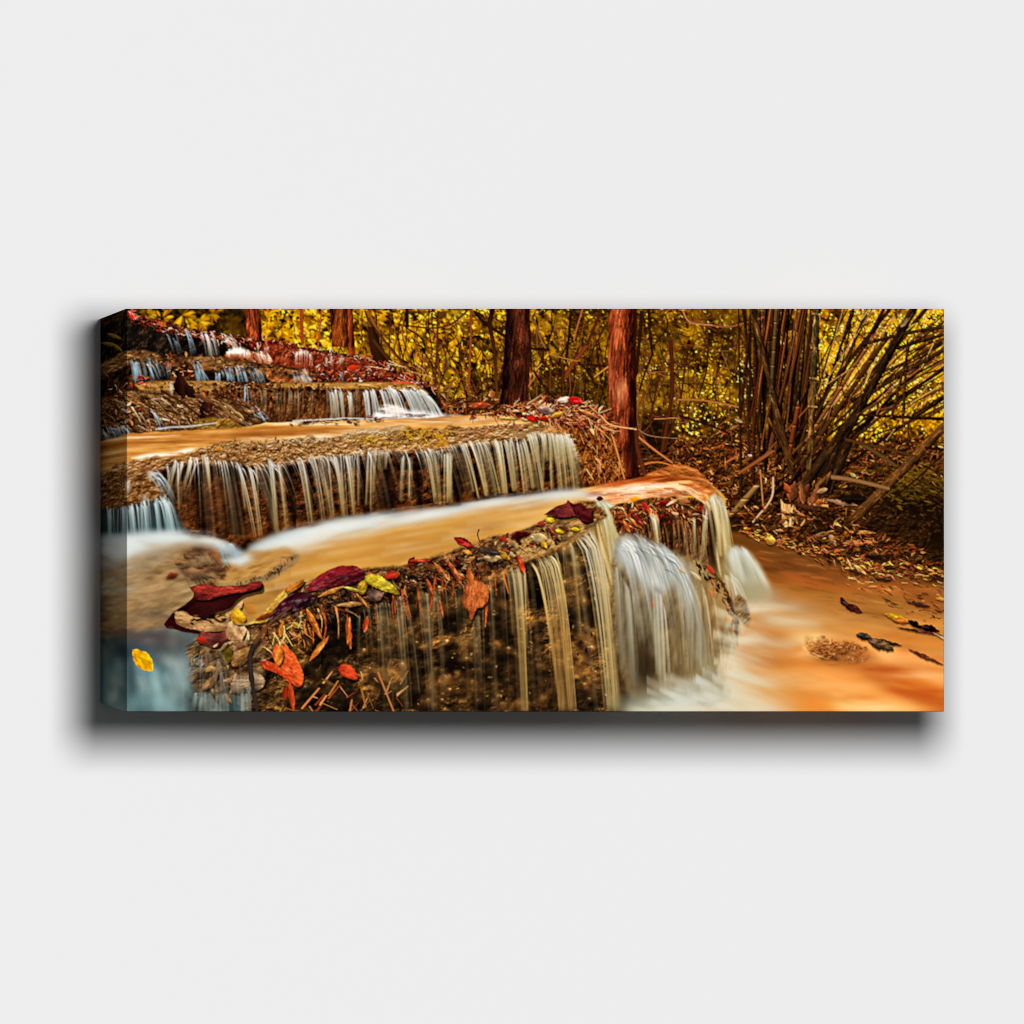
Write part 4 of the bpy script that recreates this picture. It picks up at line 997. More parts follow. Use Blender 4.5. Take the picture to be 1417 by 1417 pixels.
for k in range(70):
    t = rng.random()
    x = 380 + t * 380
    y0 = np.interp(x, [350, 430, 520, 620, 700, 800], [772, 752, 732, 716, 702, 690])
    y = y0 + rng.exponential(16) + 2
    ln = rng.uniform(30, 90)
    stroke([(x - ln / 2, y + ln * .08), (x, y), (x + ln / 2, y - ln * .09)], rng.uniform(3, 8), 2, C(*[(226, 214, 186), (170, 116, 54), (238, 226, 200), (214, 186, 140)][k % 4]), None, rng.uniform(.08, .24), side=None, soft=5)
soften([(400, 770), (520, 735), (640, 706), (800, 690), (760, 720), (640, 760), (430, 820)], 1, 10, 8, .7)
# the left: sand, rock and spreading water
sand = [(120, 760), (180, 752), (260, 744), (310, 752), (340, 772), (400, 760), (412, 772), (380, 800), (350, 812), (300, 840), (250, 880), (210, 905), (120, 905)]
tex_fill(sand, rock(((.05, (74, 56, 36)), (.4, (128, 100, 66)), (.7, (160, 128, 86)), (1., (202, 172, 128))), 14, 4, 105, -12, .7), soft=5, warp=3)
tex_fill([(300, 786), (330, 770), (372, 760), (396, 758), (406, 770), (380, 790), (340, 804), (306, 806)], rock(((.05, (84, 58, 30)), (.4, (156, 112, 58)), (.8, (196, 150, 86)), (1., (226, 190, 130))), 12, 4, 106, -16, .8), soft=3, warp=2)
litter([(326, 806), (360, 796), (404, 770), (408, 774), (376, 800), (340, 812)], 60, 2, 5, [(50, 32, 18), (90, 60, 34), (30, 20, 12)], asp=(.4, .7), shadow=.2)
tex_fill([(250, 772), (270, 752), (296, 750), (318, 768), (312, 790), (270, 796), (250, 788)], rock(((.05, (20, 13, 8)), (.4, (80, 54, 32)), (.7, (140, 104, 66)), (1., (200, 160, 116))), 8, 4, 107, 25, 1.2), soft=6, warp=3, alpha=.9)
litter([(232, 778), (262, 756), (306, 756), (318, 780), (306, 806), (256, 802)], 90, 4, 16, [(140, 100, 62), (90, 58, 32), (40, 26, 16), (176, 110, 60), (60, 38, 24), (110, 44, 30)], ang=30, spread=40, asp=(.15, .35))
for (x, y, l, w, a, c) in [(292, 756, 30, 9, 60, (180, 104, 56)), (278, 762, 22, 7, 50, (130, 90, 60)), (250, 790, 44, 16, 10, (140, 100, 66)), (282, 790, 30, 6, -4, (100, 60, 44)), (230, 800, 18, 9, -20, (96, 40, 28)), (388, 770, 16, 4, -5, (226, 160, 100)), (388, 772, 12, 5, 70, (220, 150, 100))]:
    leaf(x, y, l, w, a, C(*c), C(*c) * .55, rough=.3, shadow=.35)
flow([(120, 742), (180, 738), (240, 735), (290, 740), (320, 754), (344, 770), (330, 776), (300, 758), (250, 752), (200, 764), (120, 790)], FO, 9, .9, 60, 12, 8, 25, lo=0, hi=.5)
flow([(170, 744), (230, 738), (286, 744), (300, 750), (240, 748), (190, 760), (170, 774)], C(214, 226, 228), 7, .8, 60, 8, 6, 26, lo=0, hi=.5)
flow([(120, 780), (180, 768), (230, 756), (240, 764), (200, 790), (180, 820), (120, 850)], C(172, 178, 168), 14, .6, 50, 14, -20, 27)
strands([(300, 752), (314, 756), (322, 764)], [(308, 782), (326, 778), (338, 776)], 26, (1, 3), a=(.7, .6, .3), soft=1.6, **BLUE)
flow([(310, 776), (336, 768), (350, 772), (330, 784)], FO, 7, .8, 20, 6, lo=0, hi=.5)

for k in range(130):    # wet stones and grit in the sand
    x, y = rng.uniform(127, 300), rng.uniform(770, 885)
    if x > 250 and y > 850:
        continue
    r_ = rng.uniform(2, 8)
    blob(x, y, r_ * 1.8, r_ * .7, pick([(70, 54, 36), (176, 148, 104), (104, 80, 52), (54, 42, 30), (196, 172, 130)]), rng.uniform(.15, .4), n=.5, seed=k)
for k in range(9):
    x, y = rng.uniform(127, 250), rng.uniform(845, 885)
    blob(x, y, rng.uniform(8, 18), rng.uniform(4, 8), C(62, 52, 42), .55, n=.5, seed=k)
    blob(x - 2, y - 4, rng.uniform(5, 10), 2, C(168, 150, 120), .4, n=.5, seed=k)
# lower left: teal water in shade
tex_fill([(120, 890), (176, 880), (240, 868), (290, 882), (330, 905), (352, 930), (358, 990), (120, 990)], lambda x, y: ramp(fbm(x, y, 26, 30, 4, 108, 60), (.1, (34, 46, 50)), (.45, (70, 84, 84)), (.75, (104, 116, 110)), (1., (160, 172, 166))), soft=8)
flow([(170, 880), (240, 866), (280, 876), (250, 892), (180, 898)], C(84, 72, 70), 7, .8, 40, 8, 0, 28)
flow([(120, 925), (190, 918), (240, 930), (262, 960), (250, 990), (120, 990)], C(96, 138, 142), 12, .8, 20, 40, 0, 29)
for (x, y, rx, ry, c, al) in [(242, 918, 16, 12, (186, 204, 204), .75), (250, 940, 22, 14, (150, 178, 180), .8), (200, 945, 10, 16, (130, 168, 172), .7), (230, 972, 30, 12, (140, 176, 180), .7), (190, 972, 18, 14, (120, 164, 168), .6), (226, 935, 6, 14, (40, 56, 62), .6), (270, 960, 12, 20, (54, 66, 66), .6), (238, 890, 10, 14, (150, 150, 140), .6), (205, 886, 8, 4, (196, 196, 190), .5), (182, 930, 6, 24, (40, 60, 66), .5)]:
    s = window(x - rx * 2, y - ry * 2, x + rx * 2, y + ry * 2)
    d = ((XX[s] - x) / rx) ** 2 + ((YY[s] - y) / ry) ** 2
    put(s, np.exp(-d * 1.1) * al * (.6 + .4 * fbm(XX[s], YY[s], 8, 16, 3, 33)), C(*c))
for k in range(40):
    x, y = rng.uniform(178, 262), rng.uniform(915, 960)
    stroke([(x, y), (x + rng.normal(8, 6), y + rng.uniform(12, 34))], rng.uniform(2, 5), 2, C(176, 204, 206), C(90, 130, 136), rng.uniform(.1, .3), .05, side=None, soft=3)

blob(205, 880, 50, 9, C(56, 48, 50), .75, n=.4)
blob(190, 955, 20, 26, C(40, 60, 66), .5, n=.5)
blob(255, 965, 20, 20, C(44, 58, 60), .5, n=.5)
for k in range(16):     # blue-white curls of falling water
    x, y = rng.uniform(180, 262), rng.uniform(900, 950)
    stroke([(x, y), (x + rng.uniform(2, 8), y + 14), (x + rng.uniform(4, 14), y + rng.uniform(26, 50))], rng.uniform(4, 9), 4, C(190, 212, 212), C(110, 146, 150), rng.uniform(.2, .45), .05, side=None, soft=4)
blob(225, 900, 70, 14, C(40, 44, 46), .5, n=.6)
blob(180, 930, 10, 40, C(34, 48, 54), .6, n=.4)
blob(275, 925, 16, 40, C(48, 52, 48), .5, n=.5)
soften([(120, 895), (240, 875), (300, 900), (340, 930), (340, 990), (120, 990)], 5, 4, 10, .85)
soften(band, 3, 8, 8, .8)
soften([(120, 740), (240, 735), (330, 765), (230, 765), (120, 800)], 3, 6, 8, .8)
soften(sand, 1, 3, 8, .6)
leaf(184, 899, 40, 23, 47, C(226, 166, 22), C(206, 136, 12), rough=.1, vein=.05)

# ---------------------------------------------------------------- the nearest step: a dark wet face
nface = [(330, 880), (380, 838), (440, 808), (520, 792), (600, 774), (660, 756), (740, 728), (800, 694), (836, 694), (848, 740), (854, 800), (866, 900), (880, 990), (340, 990)]
tex_fill(nface, rock(((.05, (10, 6, 4)), (.36, (48, 30, 15)), (.66, (108, 72, 34)), (1., (190, 136, 72))), 15, 12, 110, 20, 1.2, .3), soft=3, smooth=False)
NB = [(740, 945, 34, 30, (130, 90, 40), .55), (812, 930, 24, 60, (128, 96, 48), .55), (662, 958, 22, 24, (140, 100, 46), .55), (616, 962, 18, 26, (96, 68, 34), .5), (600, 850, 30, 40, (70, 44, 22), .4), (700, 850, 22, 50, (100, 64, 28), .45), (640, 830, 30, 30, (90, 52, 22), .5), (780, 810, 20, 60, (130, 84, 34), .5), (800, 760, 30, 40, (160, 110, 52), .5)]
ND = [(747, 840, 10, 62, .95), (626, 928, 16, 18, .9), (660, 890, 16, 18, .8), (690, 930, 12, 40, .8), (480, 870, 32, 46, .85), (520, 900, 30, 50, .6), (566, 930, 20, 40, .75), (440, 920, 26, 40, .7), (420, 970, 40, 14, .5), (585, 960, 16, 26, .8), (625, 870, 14, 20, .5), (712, 960, 12, 22, .6), (800, 850, 10, 20, .4), (640, 800, 10, 10, .6), (370, 960, 10, 26, .6)]
NB += [(655, 960, 24, 28, (150, 106, 50), .6), (690, 815, 22, 26, (110, 66, 26), .5), (640, 905, 26, 16, (84, 52, 24), .5), (760, 960, 30, 24, (140, 92, 38), .5), (815, 900, 14, 40, (138, 104, 54), .5)]
for (x, y, rx, ry, c, al) in NB + [(x, y, rx, ry, (7, 5, 4), al) for x, y, rx, ry, al in ND]:
    s = window(x - rx * 2, y - ry * 2, x + rx * 2, y + ry * 2)
    d = ((XX[s] - x) / rx) ** 2 + ((YY[s] - y) / ry) ** 2
    lum = img[s].mean(-1, keepdims=True) * 2.2 + .3 if c[0] > 20 else 1.
    put(s, np.exp(-d * 1.1) * al * (.35 + .65 * fbm(XX[s], YY[s], 9, 9, 3, 34)), C(*c) * lum)
# the big bulges of the tufa first
for (x, y, rx, ry) in [(660, 958, 26, 34), (745, 950, 32, 34), (625, 836, 30, 26), (692, 850, 24, 40), (585, 850, 24, 30), (806, 915, 22, 60), (785, 800, 20, 50), (640, 900, 24, 22), (560, 945, 22, 26), (600, 950, 18, 28), (715, 930, 18, 30), (520, 940, 30, 24), (830, 850, 14, 40), (690, 800, 26, 14), (545, 870, 24, 22), (450, 960, 36, 18)]:
    blob(x + 2, y + ry * .75, rx * 1.1, ry * .55, C(12, 8, 5), .75, n=.3, seed=int(x) % 30)
    blob(x, y - ry * .1, rx * .95, ry * .8, C(104, 68, 33), .6, n=.4, seed=int(x) % 31)
    blob(x - 2, y - ry * .45, rx * .7, ry * .35, C(172, 122, 64), .55, n=.6, seed=int(x) % 32)
# rounded knobs of tufa, each lit from above
q = inside(nface, 430)
for x, y in q[np.argsort(q[:, 1])]:
    if y < np.interp(x, [340, 520, 600, 700, 800, 860], [900, 822, 808, 788, 745, 760]):
        continue
    r_ = rng.uniform(4, 13)
    g = rng.uniform(.45, 1.15) * (.75 if x < 560 else 1.)
    blob(x, y + r_ * .6, r_ * 1.05, r_ * .8, C(13, 8, 5), .6)
    blob(x, y, r_ * .85, r_ * .7, C(92, 60, 29) * g, .7, n=.5, seed=int(x) % 40)
    blob(x - r_ * .1, y - r_ * .35, r_ * .5, r_ * .28, C(168, 120, 64) * g, .6, n=.6, seed=int(y) % 40)
    if rng.random() < .3:
        blob(x - r_ * .2, y - r_ * .45, 1.6, 1., C(226, 196, 140) * g, .7)
# caves and ledges: big blocks of light and dark
s = window(340, 740, 880, 985)
cave = sstep(.4, .62, fbm(XX[s], YY[s], 34, 40, 4, 134, 10))
lump = sstep(.55, .8, fbm(XX[s], YY[s], 24, 20, 4, 135, -20))
r = area(nface, 4, smooth=False)
mk = np.zeros((PH, PW), np.float32)
mk[r[0]] = r[1]
img[s] *= 1 - (mk[s] * (1 - cave) * .5)[..., None]
img[s] *= 1 + (mk[s] * lump * .7)[..., None] * np.array([1.05, 1, .85], np.float32)
for k in range(420):   # grit and wet glints on the stone
    x, y = rng.uniform(370, 860), rng.uniform(790, 985)
    if y < np.interp(x, [370, 520, 660, 800, 860], [880, 815, 790, 745, 760]):
        continue
    b = fbm(np.array([x]), np.array([y]), 40, 40, 2, 35)[0]
    if rng.random() > b * 1.4 - .2:
        continue
    c = pick([(150, 104, 52), (96, 62, 28), (60, 38, 18), (190, 140, 80), (20, 12, 8), (12, 8, 6), (120, 70, 30)])
    leaf(x, y, rng.uniform(2, 6), rng.uniform(1.4, 3.4), rng.uniform(0, 360), c, c * .4, alpha=.75, shadow=.35)
for k in range(40):     # root ends and bark at the bottom left
    x, y = rng.uniform(385, 560), rng.uniform(925, 985)
    a = math.radians(rng.choice([-55, -40, 60, 30]) + rng.normal(0, 12))
    ln = rng.uniform(6, 26)
    stroke([(x, y), (x + ln * math.cos(a), y + ln * math.sin(a))], rng.uniform(1.2, 4), 1, pick([(140, 92, 46), (90, 56, 26), (50, 32, 18), (180, 124, 70), (110, 50, 24)]), None, .85)
for (x0, y0, x1, y1) in [(418, 980, 442, 952), (443, 975, 452, 962), (484, 985, 487, 968), (523, 930, 545, 985), (500, 952, 506, 978), (455, 962, 468, 942)]:
    stroke([(x0, y0), (x1, y1)], 3, 2.4, pick([(170, 104, 56), (120, 70, 36), (90, 44, 24)]), None, .9)

# threads over the nearest step
DIM = dict(top=(190, 176, 136), mid=(120, 100, 66), bot=(104, 86, 56))
GLD = dict(top=(222, 200, 140), mid=(190, 148, 78), bot=(156, 124, 74))
for (x, y, xb, yb, n, w, al, pal, pw) in [(516, 834, 530, 940, 5, 3, .35, DIM, .7), (524, 836, 528, 900, 4, 2.4, .5, DIM, .6), (535, 830, 548, 985, 5, 3, .35, DIM, .7), (553, 820, 566, 985, 9, 4, .55, DIM, .8), (555, 822, 580, 960, 6, 3, .5, DIM, .6), (546, 850, 556, 985, 5, 5, .3, DIM, .8), (578, 812, 598, 985, 7, 5, .35, DIM, .8), (590, 812, 600, 985, 8, 4, .5, DIM, .9), (602, 812, 596, 900, 4, 2, .7, DIM, .8), (603, 815, 612, 960, 6, 4, .45, DIM, .8), (497, 850, 496, 905, 3, 2, .5, DIM, 1),
                                          (660, 850, 664, 945, 7, 6, .35, DIM, .9), (655, 870, 660, 920, 5, 5, .3, DIM, .9), (706, 785, 722, 985, 9, 4, .55, GLD, .6), (714, 783, 728, 985, 12, 4, .65, GLD, .5), (703, 790, 712, 880, 6, 4, .4, GLD, .6), (722, 785, 726, 900, 5, 2, .7, GLD, .6),
                                          (738, 776, 778, 985, 9, 4, .7, GLD, .7), (746, 770, 782, 985, 12, 6, .5, GLD, .6), (752, 768, 790, 985, 12, 5, .6, GLD, .55), (760, 766, 794, 985, 14, 4, .85, GLD, .5), (735, 778, 766, 900, 6, 2, .8, GLD, .6), (742, 772, 772, 960, 6, 2, .8, GLD, .6), (764, 764, 780, 860, 6, 2, .8, GLD, .5),
                                          (800, 742, 845, 985, 12, 5, .7, PALE, .55), (808, 738, 848, 985, 14, 5, .75, PALE, .5), (815, 734, 852, 985, 14, 4, .85, PALE, .5), (806, 736, 830, 830, 8, 3, .7, PALE, .5), (786, 748, 800, 880, 10, 8, .3, GLD, .7), (778, 750, 784, 850, 7, 5, .35, GLD, .8), (790, 750, 812, 900, 8, 6, .3, DIM, .6)]:
    strands([(x - 3, y), (x + 3, y)], [(xb - w, yb), (xb + w, yb)], max(2, int(n * .36)), (.9, w * .55), a=(al, al * .8, al * .6), jit=1.6, short=.15, pw=pw, **pal)
    strands([(x - 3, y), (x + 3, y)], [(xb - w, yb), (xb + w, yb)], 2, (w, w * 2), a=(al * .25, al * .3, al * .25), jit=1, short=0, pw=pw, soft=2.4, **pal)
tex_fill([(762, 850), (780, 840), (792, 985), (772, 985)], lambda x, y: ramp(fbm(x, y, 3, 60, 3, 36), (.2, (90, 60, 28)), (.8, (150, 108, 56))), soft=6, alpha=.4)

LIP5 = [(500, 842), (540, 826), (600, 812), (660, 800), (710, 784), (760, 766), (800, 744), (826, 722)]
BAS5 = [(505, 985), (552, 985), (610, 985), (668, 985), (724, 985), (788, 985), (846, 985), (866, 985)]
strands(LIP5, BAS5, 34, (1.4, 6), a=(.16, .15, .12), jit=4, soft=2.6, pw=.65, clump=12, top=(206, 190, 140), mid=(150, 124, 76), bot=(128, 104, 64))
strands(LIP5, BAS5, 40, (.8, 1.8), a=(.55, .25, .1), jit=4, soft=1.2, pw=.65, clump=16, short=.6, top=(224, 208, 160), mid=(180, 146, 90), bot=(140, 112, 66))
strands(LIP5, BAS5, 14, (1, 2.2), a=(.5, .35, .2), u0=.55, u1=1., jit=3, soft=1.4, pw=.6, clump=4, top=(236, 218, 166), mid=(196, 158, 92), bot=(156, 124, 72))
# corner sheet spilling from the pool
tex_fill([(806, 724), (826, 694), (844, 700), (856, 730), (862, 770), (862, 830), (846, 830), (836, 780), (822, 740)], lambda x, y: ramp(fbm(x - (y - 690) * .22, y, 4, 70, 4, 37), (.15, (90, 66, 34)), (.5, (164, 134, 78)), (.85, (216, 194, 138))), soft=4, alpha=.9)
strands([(822, 696), (832, 693), (842, 698)], [(842, 800), (858, 790), (868, 745)], 34, (1, 4), a=(.6, .55, .25), jit=2, pw=.5, soft=1.5, **PALE)

# litter face between the two falls on the right
lf = [(842, 704), (862, 696), (900, 690), (945, 688), (970, 694), (984, 716), (988, 760), (988, 796), (966, 780), (930, 772), (905, 764), (880, 748), (858, 742)]
tex_fill(lf, rock(((.05, (12, 7, 4)), (.42, (62, 34, 16)), (.72, (124, 76, 36)), (1., (204, 142, 84))), 4, 8, 112, -4, 1.2), soft=2, warp=2)
strands([(870, 706), (910, 704), (950, 704), (982, 712)], [(884, 750), (920, 770), (956, 780), (986, 796)], 90, (1, 2.6), a=(.5, .5, .4), jit=6, top=(70, 36, 16), mid=(28, 14, 8), bot=(20, 10, 6))
strands([(870, 712), (910, 716), (950, 720), (980, 724)], [(884, 752), (920, 770), (956, 780), (986, 796)], 26, (.9, 2), a=(.4, .4, .25), jit=8, top=(190, 120, 64), mid=(160, 128, 84), bot=(150, 116, 76))
litter([(846, 702), (870, 694), (940, 688), (972, 700), (978, 720), (930, 716), (900, 716), (880, 730), (860, 728)], 190, 4, 12, [(180, 86, 40), (140, 58, 28), (206, 126, 70), (96, 40, 20), (140, 32, 24), (66, 28, 16), (220, 160, 104), (44, 22, 12)], ang=40, spread=40, asp=(.18, .42))
for (x, y, l, w, a, c) in [(888, 694, 24, 7, 55, (190, 50, 30)), (912, 694, 24, 8, 10, (150, 30, 30)), (870, 716, 24, 6, 40, (214, 110, 40)), (876, 712, 20, 8, 50, (130, 36, 30)), (896, 705, 26, 5, 60, (220, 100, 40)), (936, 690, 20, 7, 15, (200, 120, 60)), (905, 706, 20, 5, 70, (190, 90, 30)), (862, 720, 20, 6, 60, (190, 84, 30)), (922, 700, 20, 4, -30, (240, 180, 120))]:
    leaf(x, y, l, w, a, C(*c), C(*c) * .55, rough=.2, shadow=.4, gloss=.15)
strands([(896, 712), (902, 714), (906, 716)], [(906, 756), (910, 764), (914, 768)], 12, (1, 3), a=(.7, .5, .2), pw=.55, soft=1.4, **PALE)
strands([(960, 716), (976, 704), (982, 702)], [(962, 770), (972, 776), (976, 772)], 10, (1, 3), a=(.5, .5, .3), soft=1.4, **PALE)

# far right spill and its mound of white water
fill([(982, 712), (990, 712), (994, 780), (990, 806), (982, 790)], C(36, 22, 12), soft=3)
tex_fill([(980, 690), (992, 682), (1004, 700), (1010, 730), (1014, 772), (1000, 800), (992, 780), (990, 730)], lambda x, y: ramp(fbm(x - (y - 690) * .15, y, 4, 60, 4, 38), (.15, (104, 80, 44)), (.5, (166, 142, 92)), (.85, (222, 206, 160))), soft=3, alpha=.95)
strands([(974, 692), (990, 686), (1000, 694)], [(988, 774), (1004, 768), (1014, 764)], 30, (1, 3), a=(.6, .5, .3), pw=.6, soft=1.4, **PALE)
md = [(1002, 768), (1012, 756), (1030, 760), (1046, 776), (1058, 796), (1068, 822), (1052, 836), (1026, 832), (1010, 810), (1002, 790)]
tex_fill(md, lambda x, y: ramp(fbm(x - (y - 756) * .5, y, 7, 50, 4, 39), (.1, (128, 116, 80)), (.5, (178, 176, 148)), (.9, (224, 228, 212))), soft=6, alpha=.95)
strands([(1006, 764), (1018, 757), (1030, 760)], [(1012, 820), (1042, 832), (1068, 826)], 44, (1.2, 4), a=(.5, .4, .2), pw=.9, soft=2, top=(226, 232, 224), mid=(200, 204, 184), bot=(170, 170, 140))
tex_fill([(1020, 812), (1040, 806), (1056, 814), (1052, 832), (1034, 838), (1022, 830)], rock(((.1, (104, 94, 60)), (.6, (150, 138, 96)), (1., (190, 176, 130))), 6, 4, 113), soft=6, alpha=.6)
for (pts, al) in [([(1040, 832), (1066, 822), (1100, 830), (1130, 846), (1090, 846), (1050, 842)], .85), ([(1008, 838), (1036, 842), (1080, 852), (1130, 864), (1080, 864), (1030, 856)], 1.), ([(1020, 880), (1042, 876), (1070, 888), (1096, 892), (1060, 898), (1030, 892)], .9), ([(1000, 906), (1030, 910), (1060, 920), (1030, 924), (1000, 918)], .6), ([(992, 930), (1030, 934), (1070, 948), (1030, 950), (990, 944)], .8), ([(900, 940), (960, 930), (1010, 948), (1060, 972), (1080, 990), (880, 990)], .85), ([(900, 966), (940, 952), (980, 966), (1000, 990), (890, 990)], .8)]:
    flow(pts, C(220, 216, 192) if pts[0][0] > 905 else C(196, 204, 188), 12, al * .85, 44, 6, 14, 40, lo=.15, hi=.75)
soften([(1020, 800), (1140, 830), (1140, 870), (1100, 900), (1080, 990), (880, 990), (900, 940), (1000, 900)], 4, 14, 10, .85)
soften([(1004, 760), (1030, 760), (1066, 822), (1030, 836), (1006, 800)], 4, 2, 6, .7)
strands([(1000, 800), (1008, 796), (1016, 800)], [(1008, 890), (1026, 880), (1040, 850)], 18, (1.4, 4), a=(.6, .5, .3), soft=2, top=(226, 226, 206), mid=(206, 204, 176), bot=(200, 194, 160))
tex_fill([(1014, 838), (1020, 824), (1032, 832), (1038, 850), (1036, 864), (1028, 862), (1018, 852)], rock(((.1, (44, 28, 14)), (.6, (110, 80, 44)), (1., (170, 130, 80))), 4, 4, 114), soft=3)

# the broad white fall
dome2 = [(850, 752), (862, 742), (884, 744), (905, 754), (930, 764), (960, 772), (985, 788), (1002, 810), (1014, 836), (1020, 866), (1020, 894), (1006, 906), (1000, 930), (1010, 960), (980, 975), (900, 975), (868, 960), (852, 900), (846, 830)]


def veil(x, y):
    cx = 905 + (x - 905) / (1 + np.clip((y - 745) / 330., 0, 1) * .55)
    f = fbm(cx, y, 6, 120, 4, 120) * .7 + fbm(cx, y, 22, 60, 3, 121) * .3
    d = np.clip((y - 745) / 230., 0, 1)
    lo = ramp(d, (0, (120, 124, 116)), (.4, (110, 104, 84)), (.8, (104, 92, 66)), (1, (140, 136, 112)))
    hi = ramp(d, (0, (222, 230, 230)), (.35, (206, 212, 202)), (.7, (186, 180, 152)), (1, (190, 194, 176)))
    return lo + (hi - lo) * sstep(.2, .8, f)[..., None]


tex_fill(dome2, rock(((.04, (26, 20, 13)), (.35, (78, 62, 38)), (.65, (124, 100, 64)), (1., (186, 158, 108))), 9, 16, 122, -14, 1.15), soft=4, warp=2)
for (x, y, rx, ry, c, al) in [(880, 900, 22, 60, (40, 32, 22), .75), (895, 920, 12, 44, (22, 15, 9), .85), (862, 860, 12, 60, (90, 84, 64), .6), (940, 900, 40, 40, (104, 88, 58), .5), (980, 850, 26, 44, (150, 118, 70), .55), (1000, 830, 16, 34, (176, 140, 84), .7), (975, 800, 24, 18, (170, 138, 86), .5), (950, 780, 26, 14, (190, 160, 108), .5), (1006, 880, 10, 24, (90, 62, 34), .6)]:
    blob(x, y, rx, ry, C(*c), al, n=.5)
# a broad sheet folds over the crown, then tears into threads as it splays down the boulder
VW = dict(top=(214, 226, 228), mid=(182, 190, 180), bot=(150, 144, 114))
tex_fill([(850, 752), (862, 743), (884, 745), (905, 756), (930, 778), (936, 800), (920, 818), (900, 816), (880, 800), (864, 786), (852, 772)], lambda x, y: ramp(fbm(x - (y - 745) * .6, y, 7, 60, 4, 120), (.1, (140, 150, 150)), (.45, (180, 194, 196)), (.85, (232, 240, 240))), soft=12, alpha=.8)
strands([(852, 756), (872, 746), (900, 752), (928, 772)], [(884, 880), (915, 925), (955, 935), (1000, 925)], 46, (1.4, 5), a=(.42, .34, .2), pw=.6, jit=6, soft=2.2, clump=18, **VW)
strands([(905, 756), (935, 774), (960, 790)], [(945, 930), (975, 930), (996, 905)], 20, (1.4, 4.5), a=(.36, .3, .16), pw=.6, jit=6, soft=2.2, clump=9, **VW)
soften([(850, 750), (870, 742), (905, 752), (950, 772), (1000, 820), (1014, 880), (1004, 960), (880, 970), (850, 880)], 5, 1, 8, .75)
strands([(856, 752), (880, 746), (905, 756), (930, 776)], [(890, 830), (915, 880), (950, 890), (985, 880)], 30, (1, 2.4), a=(.55, .35, .08), pw=.6, jit=4, soft=1.4, short=.5, top=(242, 247, 247), mid=(226, 233, 232), bot=(206, 208, 190))
strands([(862, 760), (890, 754), (926, 782)], [(884, 850), (930, 860), (970, 850)], 34, (1, 2.6), a=(.4, .3, .05), pw=.6, jit=7, soft=1.6, short=.5, top=(96, 106, 104), mid=(112, 112, 98), bot=(120, 110, 80))
strands([(898, 800), (910, 816), (920, 840)], [(908, 935), (918, 950), (930, 955)], 9, (1.6, 4.5), a=(.5, .5, .4), pw=.7, soft=2, top=(220, 224, 214), mid=(204, 200, 170), bot=(186, 176, 140))
strands([(935, 810), (960, 806), (990, 830)], [(944, 930), (970, 930), (998, 915)], 16, (1, 3), a=(.4, .4, .3), jit=8, soft=1.6, top=(216, 208, 176), mid=(206, 196, 158), bot=(184, 172, 134))
strands([(930, 830), (960, 830), (1000, 850)], [(936, 940), (966, 935), (1004, 910)], 22, (1.4, 4), a=(.05, .4, .3), jit=10, soft=2, top=(120, 98, 64), mid=(98, 78, 48), bot=(98, 80, 52))
strands([(846, 780), (858, 790), (872, 820)], [(856, 900), (868, 940), (884, 955)], 26, (1.2, 4), a=(.3, .35, .25), soft=2, top=(196, 196, 176), mid=(150, 144, 120), bot=(116, 108, 88))
for (x, y, rx, ry, c, al) in [(985, 820, 18, 26, (150, 112, 62), .5), (1000, 856, 12, 30, (132, 96, 52), .55), (962, 870, 8, 34, (96, 76, 46), .45), (936, 880, 7, 40, (104, 86, 56), .4), (890, 915, 12, 34, (38, 28, 18), .6), (985, 900, 8, 26, (110, 86, 52), .4), (1008, 890, 8, 20, (80, 56, 30), .5)]:
    blob(x, y, rx, ry, C(*c), al, n=.6, seed=61)
litter([(946, 766), (976, 780), (1000, 808), (1018, 850), (1020, 890), (1012, 886), (1004, 840), (984, 806), (958, 784)], 100, 3, 10, [(60, 36, 18), (110, 70, 34), (30, 18, 10), (160, 110, 60), (200, 100, 40)], ang=58, spread=18, asp=(.2, .4))
stroke([(975, 782), (998, 806), (1012, 836), (1019, 868), (1020, 892)], 4, 3, C(46, 30, 16), None, .7, soft=2, side=None, wob=1.)
for (x, y, l, w, a, c) in [(978, 782, 16, 6, 50, (190, 56, 30)), (1006, 850, 14, 9, 70, (200, 116, 40)), (980, 815, 12, 4, 60, (206, 120, 60)), (902, 830, 12, 3, 80, (190, 110, 80)), (955, 790, 20, 5, 40, (216, 192, 140)), (936, 786, 16, 4, 30, (206, 176, 120))]:
    leaf(x, y, l, w, a, C(*c), C(*c) * .7)
for (x, y, rx, ry, c, al) in [(940, 972, 60, 18, (178, 194, 184), .8), (985, 955, 34, 16, (196, 202, 184), .6), (1020, 978, 44, 14, (206, 204, 178), .65), (960, 948, 26, 10, (206, 212, 200), .55), (880, 976, 24, 14, (112, 124, 110), .7), (1004, 925, 20, 16, (186, 172, 130), .6), (1056, 970, 40, 14, (214, 180, 128), .5), (925, 985, 50, 8, (196, 208, 198), .6), (1080, 940, 60, 14, (226, 200, 150), .4), (1040, 905, 40, 10, (214, 190, 146), .35), (1090, 858, 60, 8, (226, 206, 164), .4), (1022, 950, 40, 30, (200, 194, 164), .6), (1056, 978, 50, 16, (216, 196, 152), .5), (1012, 905, 14, 24, (190, 178, 142), .5), (1046, 842, 30, 8, (232, 228, 208), .6), (1030, 885, 22, 7, (226, 220, 194), .6)]:
    blob(x, y, rx, ry, C(*c), al, n=.35, seed=44)
flow([(900, 962), (940, 946), (990, 956), (1040, 975), (1080, 990), (880, 990)], C(214, 220, 206), 14, .6, 34, 7, 18, 41, lo=.35, hi=.8)
soften([(870, 940), (1010, 925), (1090, 960), (1090, 990), (860, 990)], 2, 6, 8, .7)

